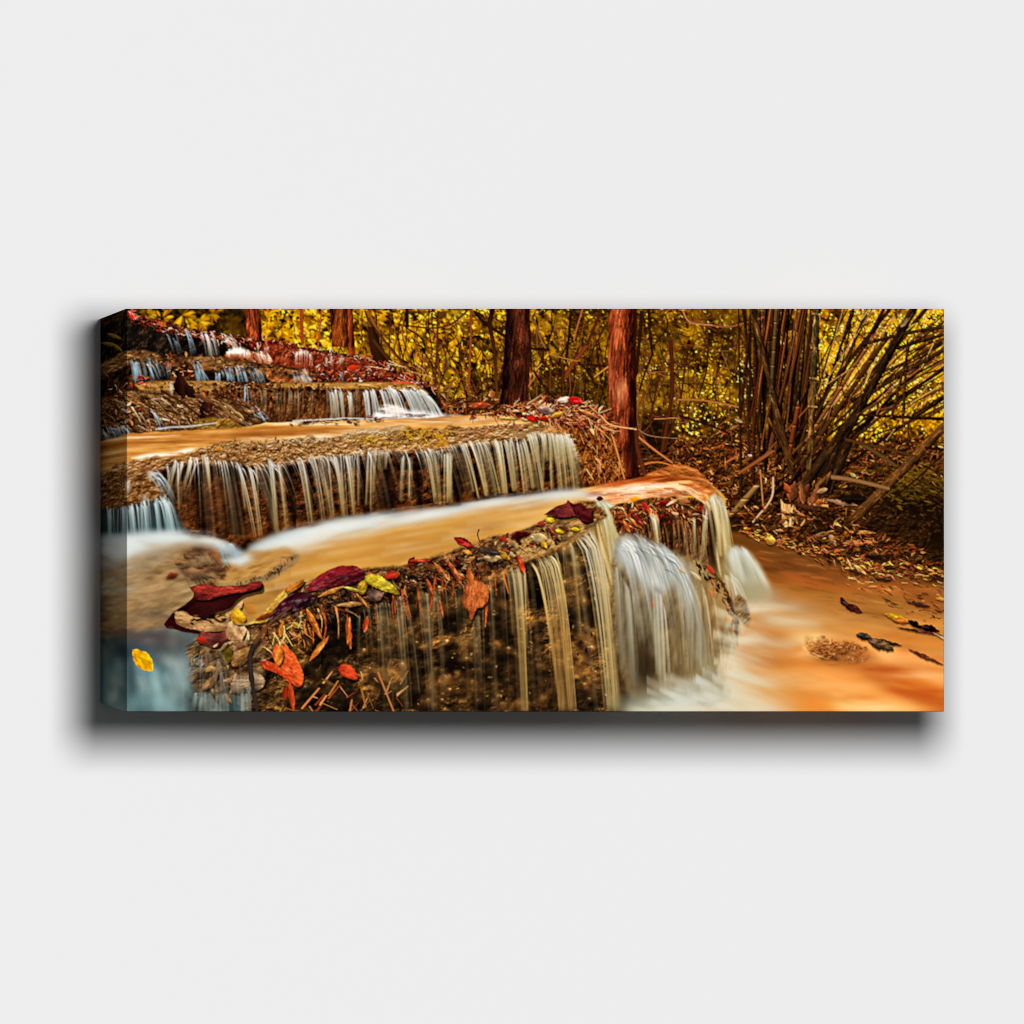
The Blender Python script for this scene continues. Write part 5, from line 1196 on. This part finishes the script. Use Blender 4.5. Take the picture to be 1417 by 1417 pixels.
for k in range(60):     # misty water fanning out to the right of the fall's foot
    t = rng.random()
    x, y = 985 + t * 30, 835 + t * 20 + rng.uniform(0, 110)
    ln = rng.uniform(30, 95)
    stroke([(x, y), (x + ln * .5, y + ln * .16), (x + ln, y + ln * rng.uniform(.2, .45))], rng.uniform(6, 14), 3, C(*[(222, 222, 200), (204, 202, 176), (230, 214, 176)][k % 3]), None, rng.uniform(.1, .3), .02, side=None, soft=6)
for k in range(30):
    x, y = rng.uniform(890, 1010), rng.uniform(925, 965)
    stroke([(x, y), (x + 20, y + 10), (x + 46, y + 30)], rng.uniform(6, 12), 4, C(206, 214, 204), C(196, 200, 180), rng.uniform(.1, .28), .03, side=None, soft=6)

# ---------------------------------------------------------------- the ridge of fallen leaves
ridge2 = [(352, 870), (372, 842), (402, 820), (432, 803), (470, 790), (505, 788), (540, 785), (585, 775), (625, 761), (655, 754), (690, 741), (724, 735), (752, 722), (800, 704), (826, 700), (838, 716), (820, 730), (770, 758), (736, 774), (700, 786), (660, 800), (600, 812), (540, 822), (470, 838), (420, 870), (380, 905)]
tex_fill(ridge2, rock(((.05, (24, 13, 7)), (.4, (96, 58, 28)), (.7, (156, 104, 54)), (1., (220, 170, 110))), 6, 4, 130, -20, 1.2), soft=3, warp=3)
tex_fill([(690, 748), (730, 736), (770, 722), (806, 716), (822, 724), (800, 744), (760, 764), (720, 778), (690, 776)], rock(((.05, (84, 54, 26)), (.4, (156, 112, 58)), (.7, (190, 144, 82)), (1., (226, 186, 126))), 9, 4, 131, -22), soft=4, alpha=.9)
NL = [(160, 92, 44), (120, 62, 27), (190, 130, 78), (84, 44, 22), (166, 74, 34), (54, 29, 16), (140, 56, 28), (216, 164, 112), (100, 36, 24), (36, 21, 12), (70, 44, 26)]
litter([(400, 832), (470, 796), (540, 788), (600, 776), (660, 756), (700, 746), (716, 764), (660, 796), (600, 808), (540, 816), (480, 832), (430, 862), (390, 890)], 360, 6, 20, NL, ang=30, spread=60, asp=(.12, .34), shadow=.6)
litter([(400, 850), (470, 812), (540, 800), (600, 790), (690, 768), (700, 784), (640, 806), (560, 822), (480, 842), (420, 880)], 260, 4, 13, [(60, 36, 20), (36, 21, 12), (100, 62, 32), (140, 90, 46), (26, 15, 9), (170, 120, 70)], ang=30, spread=60, asp=(.15, .4), shadow=.5)
litter([(690, 752), (740, 734), (770, 726), (776, 742), (740, 762), (700, 776)], 60, 5, 14, NL, ang=10, spread=40, asp=(.2, .45), shadow=.5)
for k in range(80):
    x, y = inside([(360, 872), (430, 815), (520, 800), (600, 790), (650, 775), (680, 790), (600, 815), (520, 830), (450, 860), (400, 920), (370, 920)], 1)[0]
    a = math.radians(rng.normal(50, 35))
    ln = rng.uniform(10, 34)
    c = pick([(190, 116, 54), (150, 76, 34), (216, 160, 96), (96, 50, 24), (160, 60, 26), (56, 30, 16), (40, 22, 12)])
    stroke([(x, y), (x + ln * .5 * math.cos(a) + rng.normal(0, 2), y + ln * .5 * math.sin(a)), (x + ln * math.cos(a), y + ln * math.sin(a))], rng.uniform(1.2, 3.2), .9, c, c * .7, .9)
for k in range(30):   # ribbons of dead grass hanging over the edge
    x = rng.uniform(420, 700)
    y = np.interp(x, [420, 520, 600, 700], [850, 822, 806, 780]) + rng.normal(0, 6)
    ln = rng.uniform(14, 46)
    stroke([(x, y), (x + rng.normal(1, 2), y + ln * .5), (x + rng.normal(2, 4), y + ln)], rng.uniform(1.4, 4), .8, pick([(200, 90, 34), (150, 66, 26), (214, 130, 60), (110, 54, 26)]), None, .85)


def glaze(pts, al, sx=9, seed=70):
    s, m = area(pts, 5)
    n = sstep(.35, .7, fbm(XX[s], YY[s], sx, sx * .7, 4, seed, -20))
    img[s] *= 1 - (m * al * (1 - n))[..., None]
    g = img[s].mean(-1, keepdims=True)
    img[s] += (g - img[s]) * (m * .05)[..., None]


glaze(ridge2, .38)


def area_depth(outline, x, y):
    P = spline(list(outline) + [outline[0]], 3)
    d2 = np.full(x.shape, 1e9, np.float32)
    for px, py in P:
        d2 = np.minimum(d2, (x - px) ** 2 + (y - py) ** 2)
    return np.sqrt(d2)


def big(outline, ca, cb, ang, seed, vein=.08, gloss=.0, light=.5, smooth=True):
    """a large near leaf drawn from its outline: blotched, ribbed and catching light on one side"""
    r = area(outline, 1., smooth=smooth, warp=.6, ws=9, seed=seed)
    s, m = r
    x, y = XX[s], YY[s]
    sh = np.zeros_like(m)
    sh[3:, 2:] = m[:-3, :-2]
    img[s] *= 1 - .6 * (sh * (1 - m))[..., None]
    P = np.array(outline, np.float32)
    cx, cy = P.mean(0)
    ca_, sa_ = math.cos(math.radians(ang)), math.sin(math.radians(ang))
    u = (x - cx) * ca_ + (y - cy) * sa_
    v = -(x - cx) * sa_ + (y - cy) * ca_
    h, l = relief(x, y, 12, 4, 4, seed, ang, .9)
    R = max(np.abs(v[m > .5]).max(), 2)
    h2 = fbm(x, y, 16, 7, 3, seed + 9, ang)
    t = np.clip(.5 + light * v / R + (l - .5) * .9 + (h2 - .5) * .7, 0, 1)
    col = C(*ca) * 1.1 + (C(*cb) * .8 - C(*ca) * 1.1) * t[..., None]
    dq = sstep(0, 3.5, area_depth(outline, x, y))
    col = col * (.78 + .22 * dq)[..., None]
    col = col * (.86 + .28 * fbm(x, y, 5, 3, 3, seed + 21, ang))[..., None]
    rib = np.clip(1 - np.abs(v) / 1.1, 0, 1) + .5 * np.clip(1 - np.abs((((u * .9 - np.abs(v) * .9) / 7.) % 1) - .5) * 5, 0, 1)
    col = col + vein * rib[..., None]
    if gloss:
        col = col + gloss * sstep(.6, .95, fbm(x, y, 9, 3, 3, seed + 3, ang))[..., None] * np.array([.9, .95, 1.05], np.float32)
    gr = col.mean(-1, keepdims=True)
    col = (gr + (col - gr) * .86) * .94
    put(s, m, np.clip(col, 0, 1))


# curled leaves lying at the left
tex_fill([(258, 892), (300, 880), (352, 872), (364, 900), (360, 958), (330, 964), (272, 958), (262, 930)], rock(((.05, (30, 22, 15)), (.4, (92, 66, 40)), (.7, (146, 108, 66)), (1., (204, 164, 114))), 12, 5, 133, -25, 1.1), soft=5, warp=3)
big([(262, 812), (285, 808), (300, 811), (335, 810), (355, 805), (363, 806), (362, 818), (345, 822), (330, 830), (318, 842), (290, 852), (262, 872), (240, 868), (227, 864), (242, 846), (264, 830), (268, 820)], (30, 8, 8), (66, 14, 12), -20, 140, .02, .0)
big([(262, 812), (285, 808), (300, 811), (335, 810), (355, 805), (363, 807), (352, 816), (318, 822), (286, 830), (268, 828), (268, 820)], (166, 44, 30), (92, 20, 16), -5, 141, .03, .06)
big([(242, 846), (256, 846), (268, 854), (300, 856), (316, 848), (335, 831), (333, 842), (318, 855), (314, 870), (300, 875), (272, 872), (256, 868), (244, 862)], (214, 160, 100), (164, 108, 56), 8, 142, .04)
for k in range(26):
    x, y = rng.uniform(262, 318), rng.uniform(850, 862)
    leaf(x, y, rng.uniform(5, 13), rng.uniform(2, 4), rng.normal(-12, 20), pick([(30, 18, 10), (60, 34, 16), (110, 66, 30)]), alpha=.9)
stroke([(240, 868), (275, 876), (312, 874)], 4, 2, C(40, 10, 10), None, .9)
big([(278, 874), (300, 876), (314, 874), (316, 888), (300, 896), (282, 892), (272, 886)], (120, 52, 40), (84, 34, 30), 0, 143, .02)
leaf(272, 884, 14, 10, 10, C(170, 46, 30), C(120, 30, 20))
big([(314, 862), (326, 858), (340, 868), (345, 882), (336, 896), (322, 890), (312, 878)], (222, 172, 112), (180, 120, 66), 60, 144, .03)
big([(320, 846), (330, 842), (340, 856), (330, 864), (320, 858)], (236, 170, 26), (220, 140, 12), 40, 145, .02)
leaf(338, 838, 20, 14, 30, C(190, 120, 40), C(140, 84, 30), alpha=.7)
litter([(262, 900), (300, 892), (350, 880), (356, 930), (330, 962), (280, 958), (258, 930)], 90, 8, 26, [(150, 100, 56), (110, 66, 34), (180, 130, 80), (80, 46, 24), (200, 150, 96), (60, 40, 26)], ang=-25, spread=40, asp=(.18, .4), shadow=.4)
big([(308, 902), (318, 896), (322, 910), (312, 918), (306, 910)], (150, 116, 24), (110, 80, 16), 50, 146, .02)
big([(276, 956), (284, 944), (296, 932), (300, 918), (304, 926), (300, 940), (290, 952)], (196, 130, 66), (140, 86, 40), -50, 147, .02)
big([(322, 905), (338, 896), (350, 898), (344, 912), (330, 922), (320, 920)], (204, 140, 70), (170, 100, 44), -30, 148, .03)
big([(318, 946), (336, 936), (352, 930), (366, 940), (362, 952), (340, 958), (322, 958)], (186, 150, 110), (140, 104, 66), -10, 149, .03, .05)
strands([(272, 960), (300, 962), (345, 958)], [(266, 988), (300, 990), (346, 990)], 36, (1.2, 4), a=(.6, .5, .4), soft=1.6, clump=9, top=(190, 206, 200), mid=(150, 160, 146), bot=(120, 130, 120))
strands([(268, 915), (282, 912)], [(264, 932), (278, 930)], 8, (1, 3), a=(.7, .4, .2), **BLUE)
s = window(255, 885, 362, 985)
m = area([(262, 896), (300, 884), (352, 884), (360, 930), (352, 990), (262, 990)], 10)
mk = np.zeros((PH, PW), np.float32)
mk[m[0]] = m[1]
img[s] *= 1 - (mk[s] * .45 * fbm(XX[s], YY[s], 22, 14, 3, 51))[..., None]
strands([(268, 900), (300, 905), (335, 920)], [(270, 985), (305, 985), (345, 985)], 30, (1, 4), a=(.05, .22, .2), jit=12, soft=2, top=(150, 160, 150), mid=(150, 158, 146), bot=(150, 160, 150))
blob(258, 930, 14, 30, C(110, 132, 132), .6, n=.5)
blob(300, 962, 40, 10, C(84, 88, 78), .5, n=.5)
# bright and dark near leaves on the crest
big([(329, 864), (345, 861), (362, 850), (378, 832), (394, 816), (420, 802), (418, 810), (398, 824), (390, 842), (374, 858), (352, 863)], (232, 186, 66), (178, 116, 34), -40, 150, .03)
big([(392, 816), (405, 807), (420, 802), (417, 810), (400, 820)], (206, 116, 34), (150, 70, 20), -35, 151, .02)
big([(368, 866), (376, 848), (392, 830), (408, 820), (424, 820), (436, 826), (424, 838), (400, 848), (384, 856)], (66, 16, 22), (34, 9, 15), -32, 152, .04, .22)
big([(423, 818), (432, 804), (452, 790), (474, 783), (494, 784), (505, 794), (496, 804), (470, 812), (446, 816)], (128, 26, 28), (62, 12, 16), -16, 153, .05, .1)
big([(492, 818), (498, 806), (506, 802), (508, 812), (502, 822)], (238, 190, 30), (206, 140, 16), -50, 154, .02)
big([(505, 797), (516, 794), (532, 800), (546, 812), (553, 822), (538, 820), (518, 812), (506, 806)], (244, 216, 40), (206, 164, 20), 28, 155, .04)
big([(530, 800), (540, 790), (550, 793), (552, 798), (542, 802)], (206, 52, 24), (150, 30, 16), -10, 156, .03)
big([(508, 818), (520, 816), (530, 822), (524, 832), (512, 830)], (150, 104, 80), (96, 60, 44), 10, 157, .03)
for (x, y, l, w, a, c) in [(424, 842, 46, 9, 64, (226, 110, 30)), (455, 880, 44, 8, 128, (214, 110, 36)), (388, 882, 24, 8, -80, (214, 120, 40)), (480, 850, 50, 7, 84, (176, 74, 28)), (484, 852, 40, 6, 95, (200, 90, 34)), (508, 852, 24, 8, 100, (176, 64, 24)), (464, 838, 46, 6, -4, (226, 150, 80)), (440, 826, 40, 6, -22, (222, 130, 60)), (492, 820, 28, 4, 50, (230, 130, 50)), (474, 812, 30, 5, 14, (220, 180, 60)), (400, 862, 20, 7, 20, (190, 130, 40)), (604, 790, 60, 4, 100, (190, 70, 30)), (608, 830, 26, 3, 78, (190, 76, 30)), (590, 800, 26, 6, 70, (190, 80, 30)), (676, 800, 70, 4, 94, (180, 74, 30)), (690, 762, 20, 8, 40, (226, 160, 40)), (716, 768, 28, 8, 70, (196, 60, 26)), (655, 756, 30, 10, -155, (150, 28, 22)), (560, 785, 26, 6, -25, (120, 40, 24)), (585, 782, 34, 10, 16, (110, 60, 24)), (566, 776, 30, 5, 0, (170, 56, 24)),
                           (620, 776, 40, 8, 60, (200, 90, 40)), (600, 778, 34, 7, 50, (190, 100, 46)), (668, 772, 26, 12, 0, (196, 150, 96)), (660, 760, 34, 9, 10, (70, 52, 40)), (706, 744, 28, 12, -14, (76, 22, 18)), (690, 744, 14, 6, 20, (206, 60, 30)), (734, 742, 24, 14, 10, (222, 186, 120)), (748, 748, 14, 8, 50, (230, 160, 30)), (768, 734, 16, 7, 5, (236, 190, 30)), (790, 732, 12, 6, 5, (236, 196, 40)), (752, 718, 16, 8, 10, (230, 170, 34)), (756, 728, 22, 8, 40, (120, 56, 30)), (772, 728, 18, 5, 20, (100, 40, 24)), (742, 726, 14, 7, -10, (150, 60, 40)), (352, 858, 30, 6, -20, (150, 60, 24)), (640, 762, 14, 6, 20, (206, 120, 40))]:
    leaf(x, y, l, w, a, C(*c), C(*c) * .55, rough=.2, shadow=.5, vein=.05, gloss=.12)
glaze([(405, 850), (470, 812), (540, 800), (600, 786), (700, 760), (706, 790), (640, 822), (560, 840), (480, 862), (420, 890)], .3, 7, 71)
big([(357, 917), (368, 914), (380, 918), (377, 904), (383, 892), (393, 892), (408, 906), (417, 924), (420, 942), (413, 951), (400, 944), (384, 932), (368, 926)], (240, 84, 24), (206, 50, 14), 45, 158, .05, .12)
big([(380, 914), (384, 898), (390, 896), (392, 910), (386, 921)], (244, 150, 40), (226, 100, 24), -80, 159, .02)
leaf(400, 942, 42, 8, 82, C(190, 66, 24), C(120, 40, 16), rough=.2)
leaf(396, 950, 20, 6, 100, C(150, 40, 20))
big([(468, 926), (474, 919), (486, 922), (495, 934), (494, 941), (482, 939), (472, 934)], (232, 66, 26), (196, 40, 14), 38, 160, .04)
big([(642, 812), (650, 800), (662, 804), (674, 812), (675, 828), (668, 840), (660, 842), (652, 858), (648, 846), (640, 836)], (206, 96, 36), (150, 60, 20), 80, 161, .05, .05)
leaf(648, 786, 22, 9, 80, C(190, 100, 44), C(120, 56, 24), rough=.2)
big([(753, 712), (768, 702), (782, 697), (786, 692), (794, 698), (804, 696), (810, 703), (820, 704), (818, 712), (820, 719), (808, 723), (798, 714), (780, 716), (766, 714)], (128, 44, 38), (84, 26, 24), 8, 162, .03)
big([(786, 692), (794, 698), (804, 696), (810, 703), (820, 704), (818, 712), (820, 719), (808, 723), (796, 712)], (104, 28, 26), (70, 16, 18), 30, 163, .03)
leaf(825, 690, 10, 7, 0, C(96, 26, 20))
stroke([(663, 732), (661, 740), (664, 750)], 2, 1.4, C(60, 34, 16), None, 1)
stroke([(358, 884), (348, 900), (346, 920), (350, 950), (357, 990)], 8, 5, C(44, 34, 28), C(40, 34, 32), 1, wob=.6)
stroke([(352, 890), (374, 862), (402, 840)], 6, 2, C(84, 50, 28), None, .9)
for k in range(30):
    x, y = inside([(358, 884), (400, 850), (430, 860), (420, 890), (380, 890)], 1)[0]
    stroke([(x, y), (x + rng.normal(0, 8), y + rng.uniform(6, 18))], rng.uniform(1, 3), 1, pick([(220, 170, 90), (150, 90, 40), (60, 34, 18), (30, 18, 10)]), None, .9)

# ---------------------------------------------------------------- print finish: crisp, warm, contrasty
img[:] = np.clip(img, 0, 1)
fine = img - blur(img.copy(), 1)
k = sstep(.01, .06, np.abs(fine).max(-1, keepdims=True))
out = img + .55 * fine * k + .25 * (img - blur(img.copy(), 8))
g = out.mean(-1, keepdims=True)
out = np.clip(g + (out - g) * 1.1, 0, 1)         # richer colour
out = out + .12 * out * (1 - out) * 2            # lift the middle tones a little
img[:] = np.clip(out * np.array([1.03, 1., .97], np.float32), 0, 1)


# ================================================================ the scene
import bpy

for blk in (bpy.data.objects, bpy.data.meshes, bpy.data.materials, bpy.data.lights, bpy.data.cameras):
    for b in list(blk):
        blk.remove(b)
scene = bpy.context.scene
col_root = scene.collection
PXM = 943.33          # print pixels per metre
DEPTH = .0489         # how far the canvas stands out from the wall
ROUND = .0011         # the soft fold along its front edges
CX, CY, CZ = 708.5, 708.5, 1.5
WX0, WX1, WY0, WY1 = 175, 1307, 427, 985       # the front of the print


def wx(px):
    return (px - CX) / PXM


def wz(py):
    return CZ - (py - CY) / PXM


def mat(name):
    m = bpy.data.materials.new(name)
    m.use_nodes = True
    nt = m.node_tree
    return m, nt, nt.nodes['Principled BSDF']


# canvas with pigment: the painted picture is an attribute of the cloth, woven bump on top
m_print, nt, bs = mat('printed_canvas')
at = nt.nodes.new('ShaderNodeAttribute')
at.attribute_name = 'print'
gain = nt.nodes.new('ShaderNodeVectorMath')
gain.operation = 'SCALE'
gain.inputs['Scale'].default_value = PRINT_GAIN = .77
nt.links.new(at.outputs['Color'], gain.inputs[0])
nt.links.new(gain.outputs[0], bs.inputs['Base Color'])
bs.inputs['Roughness'].default_value = .75
bs.inputs['Specular IOR Level'].default_value = 0.
tc = nt.nodes.new('ShaderNodeTexCoord')
w1 = nt.nodes.new('ShaderNodeTexNoise')
w1.inputs['Scale'].default_value = 900
w1.inputs['Detail'].default_value = 2
bp = nt.nodes.new('ShaderNodeBump')
bp.inputs['Strength'].default_value = .06
bp.inputs['Distance'].default_value = .0004
nt.links.new(tc.outputs['Object'], w1.inputs['Vector'])
nt.links.new(w1.outputs['Fac'], bp.inputs['Height'])
nt.links.new(bp.outputs['Normal'], bs.inputs['Normal'])

m_wall, nt, bs = mat('painted_wall')
tc = nt.nodes.new('ShaderNodeTexCoord')
nz = nt.nodes.new('ShaderNodeTexNoise')
nz.inputs['Scale'].default_value = 260
nz.inputs['Detail'].default_value = 3
cr = nt.nodes.new('ShaderNodeValToRGB')
cr.color_ramp.elements[0].color = (.796, .796, .797, 1)
cr.color_ramp.elements[1].color = (.804, .804, .805, 1)
nt.links.new(tc.outputs['Object'], nz.inputs['Vector'])
nt.links.new(nz.outputs['Fac'], cr.inputs['Fac'])
nt.links.new(cr.outputs['Color'], bs.inputs['Base Color'])
bs.inputs['Roughness'].default_value = .9
bs.inputs['Specular IOR Level'].default_value = .05


def lin(c):
    return np.where(c <= .04045, c / 12.92, ((c + .055) / 1.055) ** 2.4).astype(np.float32)


PRINT = lin(np.clip(img, 0, 1))


def sample(px, py):
    """the print's colour at picture positions (bilinear)"""
    u = np.clip(px - PX0 - .5, 0, PW - 1.001)
    v = np.clip(py - PY0 - .5, 0, PH - 1.001)
    i, j = u.astype(int), v.astype(int)
    fu, fv = (u - i)[..., None], (v - j)[..., None]
    a = PRINT[j, i] * (1 - fu) + PRINT[j, i + 1] * fu
    b = PRINT[j + 1, i] * (1 - fu) + PRINT[j + 1, i + 1] * fu
    return a * (1 - fv) + b * fv


def grid_mesh(name, P, colour, material, parent):
    """a sheet from an (rows, cols, 3) array of points with a colour for each"""
    R, K = P.shape[:2]
    idx = np.arange(R * K, dtype=np.int32).reshape(R, K)
    q = np.stack([idx[:-1, :-1], idx[1:, :-1], idx[1:, 1:], idx[:-1, 1:]], -1).reshape(-1, 4)
    me = bpy.data.meshes.new(name)
    me.vertices.add(R * K)
    me.vertices.foreach_set('co', P.reshape(-1).astype(np.float32))
    me.loops.add(q.size)
    me.loops.foreach_set('vertex_index', q.reshape(-1))
    me.polygons.add(len(q))
    me.polygons.foreach_set('loop_start', np.arange(len(q), dtype=np.int32) * 4)
    me.polygons.foreach_set('loop_total', np.full(len(q), 4, np.int32))
    me.update(calc_edges=True)
    a = me.attributes.new('print', 'FLOAT_COLOR', 'POINT')
    a.data.foreach_set('color', np.concatenate([colour.reshape(-1, 3), np.ones((R * K, 1))], 1).astype(np.float32).reshape(-1))
    me.shade_smooth()
    me.materials.append(material)
    o = bpy.data.objects.new(name, me)
    col_root.objects.link(o)
    o.parent = parent
    o.matrix_parent_inverse = parent.matrix_world.inverted()
    return o


canvas = bpy.data.objects.new('canvas_print', None)
canvas.empty_display_size = .1
canvas.location = (wx((WX0 + WX1) / 2), 0, wz(WY1))
col_root.objects.link(canvas)
canvas['label'] = 'wide stretched canvas print of an autumn forest waterfall hanging on the pale grey wall'
canvas['category'] = 'canvas print'
bpy.context.view_layer.update()

# front, rolling over the bars at its four edges
ang = np.radians([90, 60, 30])
xs = np.concatenate([np.full(3, WX0), np.arange(WX0 + 1, WX1, 1.), np.full(3, WX1)])
ys = np.concatenate([np.full(3, WY0), np.arange(WY0 + 1, WY1, 1.), np.full(3, WY1)])


def roll(n):
    a = np.zeros(n)
    a[:3], a[-3:] = -ang, ang[::-1]
    return a


ax_, ay_ = roll(len(xs)), roll(len(ys))
pxm = ROUND * PXM


def edge(c, a, lo, hi):
    o = c.copy()
    o[a < 0] = lo + pxm * (1 + np.sin(a[a < 0]))
    o[a > 0] = hi - pxm * (1 - np.sin(a[a > 0]))
    return o


fx, fy = edge(xs, ax_, WX0, WX1), edge(ys, ay_, WY0, WY1)
GX, GY = np.meshgrid(fx, fy)
AX, AY = np.meshgrid(np.cos(ax_), np.cos(ay_))
front = np.stack([wx(GX), -DEPTH + ROUND * (1 - AX * AY), wz(GY)], -1)
grid_mesh('printed_face', front, sample(GX, GY), m_print, canvas)
dep = np.linspace(-DEPTH + ROUND, 0, 48)
sy = np.arange(WY0, WY1 + .5, 1.)
sx = np.arange(WX0, WX1 + .5, 1.)
D, SY = np.meshgrid(dep[::-1], sy)
off = (D - dep[0]) * PXM
P = np.stack([np.full_like(D, wx(WX0)), D, wz(SY)], -1)
grid_mesh('wrapped_edge', P, sample(WX0 - off, SY), m_print, canvas)
D, SY = np.meshgrid(dep, sy)
off = (D - dep[0]) * PXM
P = np.stack([np.full_like(D, wx(WX1)), D, wz(SY)], -1)
grid_mesh('wrapped_edge', P, sample(WX1 - off, SY), m_print, canvas)
SX, D = np.meshgrid(sx, dep[::-1])
off = (D - dep[0]) * PXM
P = np.stack([wx(SX), D, np.full_like(D, wz(WY0))], -1)
grid_mesh('wrapped_edge', P, sample(SX, WY0 + off), m_print, canvas)
SX, D = np.meshgrid(sx, dep)
off = (D - dep[0]) * PXM
P = np.stack([wx(SX), D, np.full_like(D, wz(WY1))], -1)
grid_mesh('wrapped_edge', P, sample(SX, WY1 - off), m_print, canvas)

# the wall
me = bpy.data.meshes.new('wall')
v = [(-4, 0, -1.2), (5, 0, -1.2), (5, 0, 4.2), (-4, 0, 4.2), (-4, .12, -1.2), (5, .12, -1.2), (5, .12, 4.2), (-4, .12, 4.2)]
me.from_pydata(v, [], [(0, 1, 2, 3), (5, 4, 7, 6), (4, 0, 3, 7), (1, 5, 6, 2), (3, 2, 6, 7), (4, 5, 1, 0)])
me.materials.append(m_wall)
wall = bpy.data.objects.new('wall', me)
col_root.objects.link(wall)
wall['kind'] = 'structure'
wall['label'] = 'plain pale grey wall behind the canvas'
wall['category'] = 'wall'

# one broad wall-washing lamp above and left of centre: even over the wall, soft shadow below the canvas
ld = bpy.data.lights.new('wall_washer', 'AREA')
ld.shape = 'ELLIPSE'
ld.size, ld.size_y = .66, .74
ld.energy = 1.
ld.use_nodes = True
ln_ = ld.node_tree
em = ln_.nodes['Emission']
geo = ln_.nodes.new('ShaderNodeNewGeometry')
sep = ln_.nodes.new('ShaderNodeSeparateXYZ')
ln_.links.new(geo.outputs['Incoming'], sep.inputs[0])
ab = ln_.nodes.new('ShaderNodeMath')
ab.operation = 'ABSOLUTE'
ln_.links.new(sep.outputs['Y'], ab.inputs[0])
mx = ln_.nodes.new('ShaderNodeMath')
mx.operation = 'MAXIMUM'
mx.inputs[1].default_value = .16
ln_.links.new(ab.outputs[0], mx.inputs[0])
pw_ = ln_.nodes.new('ShaderNodeMath')
pw_.operation = 'POWER'
pw_.inputs[1].default_value = -4.
ln_.links.new(mx.outputs[0], pw_.inputs[0])
ml = ln_.nodes.new('ShaderNodeMath')
ml.operation = 'MULTIPLY'
ml.inputs[1].default_value = LAMP = 2.18
ln_.links.new(pw_.outputs[0], ml.inputs[0])
ln_.links.new(ml.outputs[0], em.inputs['Strength'])
lamp = bpy.data.objects.new('wall_washer', ld)
lamp.location = (-.183, -.47, 1.818)
lamp.rotation_euler = (math.radians(90), 0, 0)
col_root.objects.link(lamp)

world = bpy.data.worlds.new('World')
scene.world = world
world.use_nodes = True
bg = world.node_tree.nodes['Background']
bg.inputs['Color'].default_value = (1, 1, 1, 1)
bg.inputs['Strength'].default_value = .06

cd = bpy.data.cameras.new('camera')
cd.sensor_width = 36
cd.lens = 36 * PXM / 1417
cd.shift_x = 1305.5 / 1417
cd.shift_y = 18.5 / 1417
cd.clip_start, cd.clip_end = .02, 60
cam = bpy.data.objects.new('camera', cd)
cam.location = ((-597 - CX) / PXM, -DEPTH - 1., wz(727))
cam.rotation_euler = (math.radians(90), 0, 0)
col_root.objects.link(cam)
scene.camera = cam
scene.cycles.filter_width = 1.05
scene.view_settings.view_transform = 'Standard'
scene.view_settings.look = 'None'
scene.view_settings.exposure = 0
scene.view_settings.gamma = 1
scene.view_settings.use_curve_mapping = False
